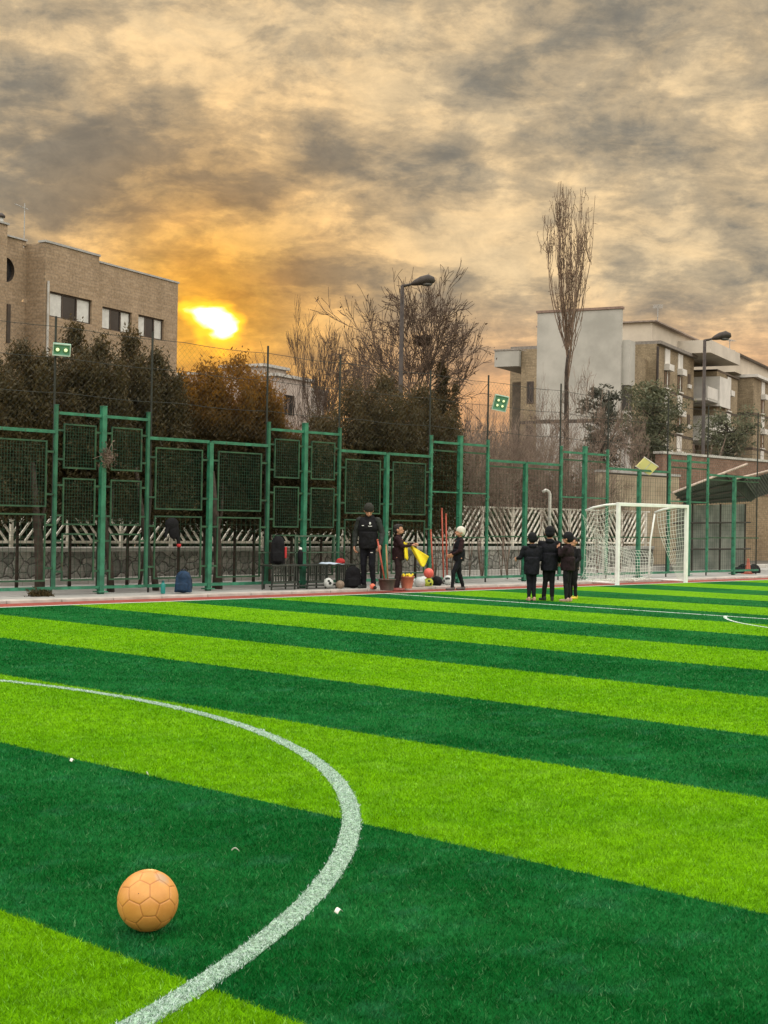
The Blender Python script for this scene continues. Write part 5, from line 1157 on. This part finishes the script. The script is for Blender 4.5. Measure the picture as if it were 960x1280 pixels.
# dark coat hung on the fence
p = on_y(214, 655, 20.8); t = thing('hanging_coat', 'dark coat with a red cuff hung over the fence left of centre', 'coat', (p.x, 20.78, p.z - .25)); b = MB(); b.ell((0, 0, .25), (.16, .06, .12)); b.ell((.05, 0, .12), (.12, .055, .15)); b.caps((.10, -.01, .15), (.16, -.01, -.12), .045, .035); b.caps((-.1, 0, .2), (-.14, 0, .02), .04, .03); o = b.build('coat_body', BLACK, t); remesh(o, .012, 3)
MB().lathe([(.038, 0), (.040, .06)], (.16, -.01, -.17), 12).build('cuff', REDM, t, True)

# ---------------------------------------------------------------- the orange ball
BR = .1025; p = ground(184, 1166.0); bc = Vector((p.x, p.y, BR + .006)); 
bm = bmesh.new(); bmesh.ops.create_icosphere(bm, subdivisions=7, radius=1.0); me = bpy.data.meshes.new('football'); bm.to_mesh(me); bm.free()
n = len(me.vertices); co = np.empty(n * 3, np.float32); me.vertices.foreach_get('co', co); co = co.reshape(-1, 3)
ph = (1 + 5 ** .5) / 2; ic = np.array([(0, s1, s2 * ph) for s1 in (-1, 1) for s2 in (-1, 1)] + [(s1, s2 * ph, 0) for s1 in (-1, 1) for s2 in (-1, 1)] + [(s2 * ph, 0, s1) for s1 in (-1, 1) for s2 in (-1, 1)], float); ic /= np.linalg.norm(ic, axis=1)[:, None]
hx_ = []
for i in range(12):
    for j in range(i + 1, 12):
        for k in range(j + 1, 12):
            if ic[i] @ ic[j] > .4 and ic[j] @ ic[k] > .4 and ic[i] @ ic[k] > .4: q = ic[i] + ic[j] + ic[k]; hx_.append(q / np.linalg.norm(q))
hx_ = np.array(hx_)
# turn one pentagon towards the viewer, a little low, apex up
vd = -Vector((bc.x, bc.y, bc.z - 1.4)).normalized(); rr_ = Vector((0, 0, 1)).cross(vd).normalized(); uu = vd.cross(rr_)
pd = (vd - uu * .25 + rr_ * .07).normalized(); c5 = Vector(ic[0]); nb_ = Vector(sorted(ic, key=lambda q: -(q @ ic[0]))[1]); tn = (nb_ - c5 * nb_.dot(c5)).normalized()
# pentagon corners point between neighbouring pentagons' directions: neighbour pentagon sits beyond a corner
up5 = (uu - pd * uu.dot(pd)).normalized(); A = Matrix((c5, tn, c5.cross(tn))).transposed(); B_ = Matrix((pd, up5, pd.cross(up5))).transposed(); RM = np.array(B_ @ A.transposed())
ic = ic @ RM.T; hx_ = hx_ @ RM.T
cen = np.r_[ic / .9393, hx_ / .9149]; D = co @ cen.T; o2 = np.argsort(-D, axis=1)[:, :2]; ar = np.arange(n); gap = (D[ar, o2[:, 0]] - D[ar, o2[:, 1]]) / np.linalg.norm(cen[o2[:, 0]] - cen[o2[:, 1]], axis=1)
seam = np.exp(-(gap / .017) ** 2); puff = np.clip(gap / .25, 0, 1) ** .5; rnew = BR * (1 - .016 * seam + .006 * puff - .006); co2 = co * rnew[:, None]; me.vertices.foreach_set('co', co2.astype(np.float32).ravel())
at = me.attributes.new('seam', 'FLOAT', 'POINT'); at.data.foreach_set('value', seam.astype(np.float32)); me.polygons.foreach_set('use_smooth', [True] * len(me.polygons)); me.update()
m_, g_, b_ = new_mat('worn orange ball skin'); pos = g_.n('ShaderNodeTexCoord').outputs['Object']; sm = g_.n('ShaderNodeAttribute', attribute_name='seam').outputs['Fac']
c = g_.mix(g_.ss(g_.noise(pos, 14, 5, .6), .3, .7), (.52, .225, .048), (.62, .29, .074)); c = g_.mix(g_.math('MULTIPLY', g_.ss(g_.noise(pos, 60, 4, .7), .60, .72), .35), c, (.32, .16, .07))
sc_ = pd; sp = (vd * .55 + uu * .72 + rr_ * .45).normalized() * BR; dsp = g_.vec('DISTANCE', pos, sp[:]); c = g_.mix(g_.math('MULTIPLY', g_.ss(g_.math('ADD', dsp, g_.math('MULTIPLY', g_.noise(pos, 70, 4, .7), .035)), .052, .030), .75), c, (.36, .26, .17))
c = g_.mix(g_.math('MULTIPLY', sm, .70), c, (.26, .085, .02)); g_.put(b_.inputs['Base Color'], c); b_.inputs['Roughness'].default_value = .42; b_.inputs['Specular IOR Level'].default_value = .45
bp = g_.n('ShaderNodeBump'); g_.put(bp.inputs['Height'], g_.noise(pos, 160, 4, .6)); bp.inputs['Strength'].default_value = .15; bp.inputs['Distance'].default_value = .002; g_.L.new(bp.outputs[0], b_.inputs['Normal'])
me.materials.append(m_)
fb = thing('football', 'worn orange football lying inside the curved white line', 'ball', bc); o = bpy.data.objects.new('ball_skin', me); COL.objects.link(o); o.parent = fb
vv = (vd * .93 + uu * .22 - rr_ * .30).normalized(); MB().ell(vv * BR * .9905, (.0020,) * 3).build('valve', M('black rubber', (.01, .01, .01), .6), fb, True)
# little bits of litter on the turf
for px_, py_, a, l in ((90, 958, .5, 'small white scrap on the dark stripe left of the circle line'), (184, 975, 1.2, 'thin pale curl on the dark stripe inside the circle'), (294, 1073, 2.2, 'pale dry blade right of the football'), (423, 1151, .2, 'white scrap just outside the circle line')):
    p = ground(px_, py_); w_ = .022
    def lf(u, v, p=p, a=a): q = (u - .5) * w_ * 1.5; r = (v - .5) * w_ * (.7 if 'scrap' in l else .18); return (p.x + q * math.cos(a) - r * math.sin(a), p.y + q * math.sin(a) + r * math.cos(a), .028 + .012 * math.sin(3 * u) + .006 * v)
    tag(cloth('scrap', lf, 6, 3, M('pale scrap', (.68, .68, .60), .8, .1, 30), .001), l, 'litter', 'litter on the turf')
bpy.context.view_layer.update()
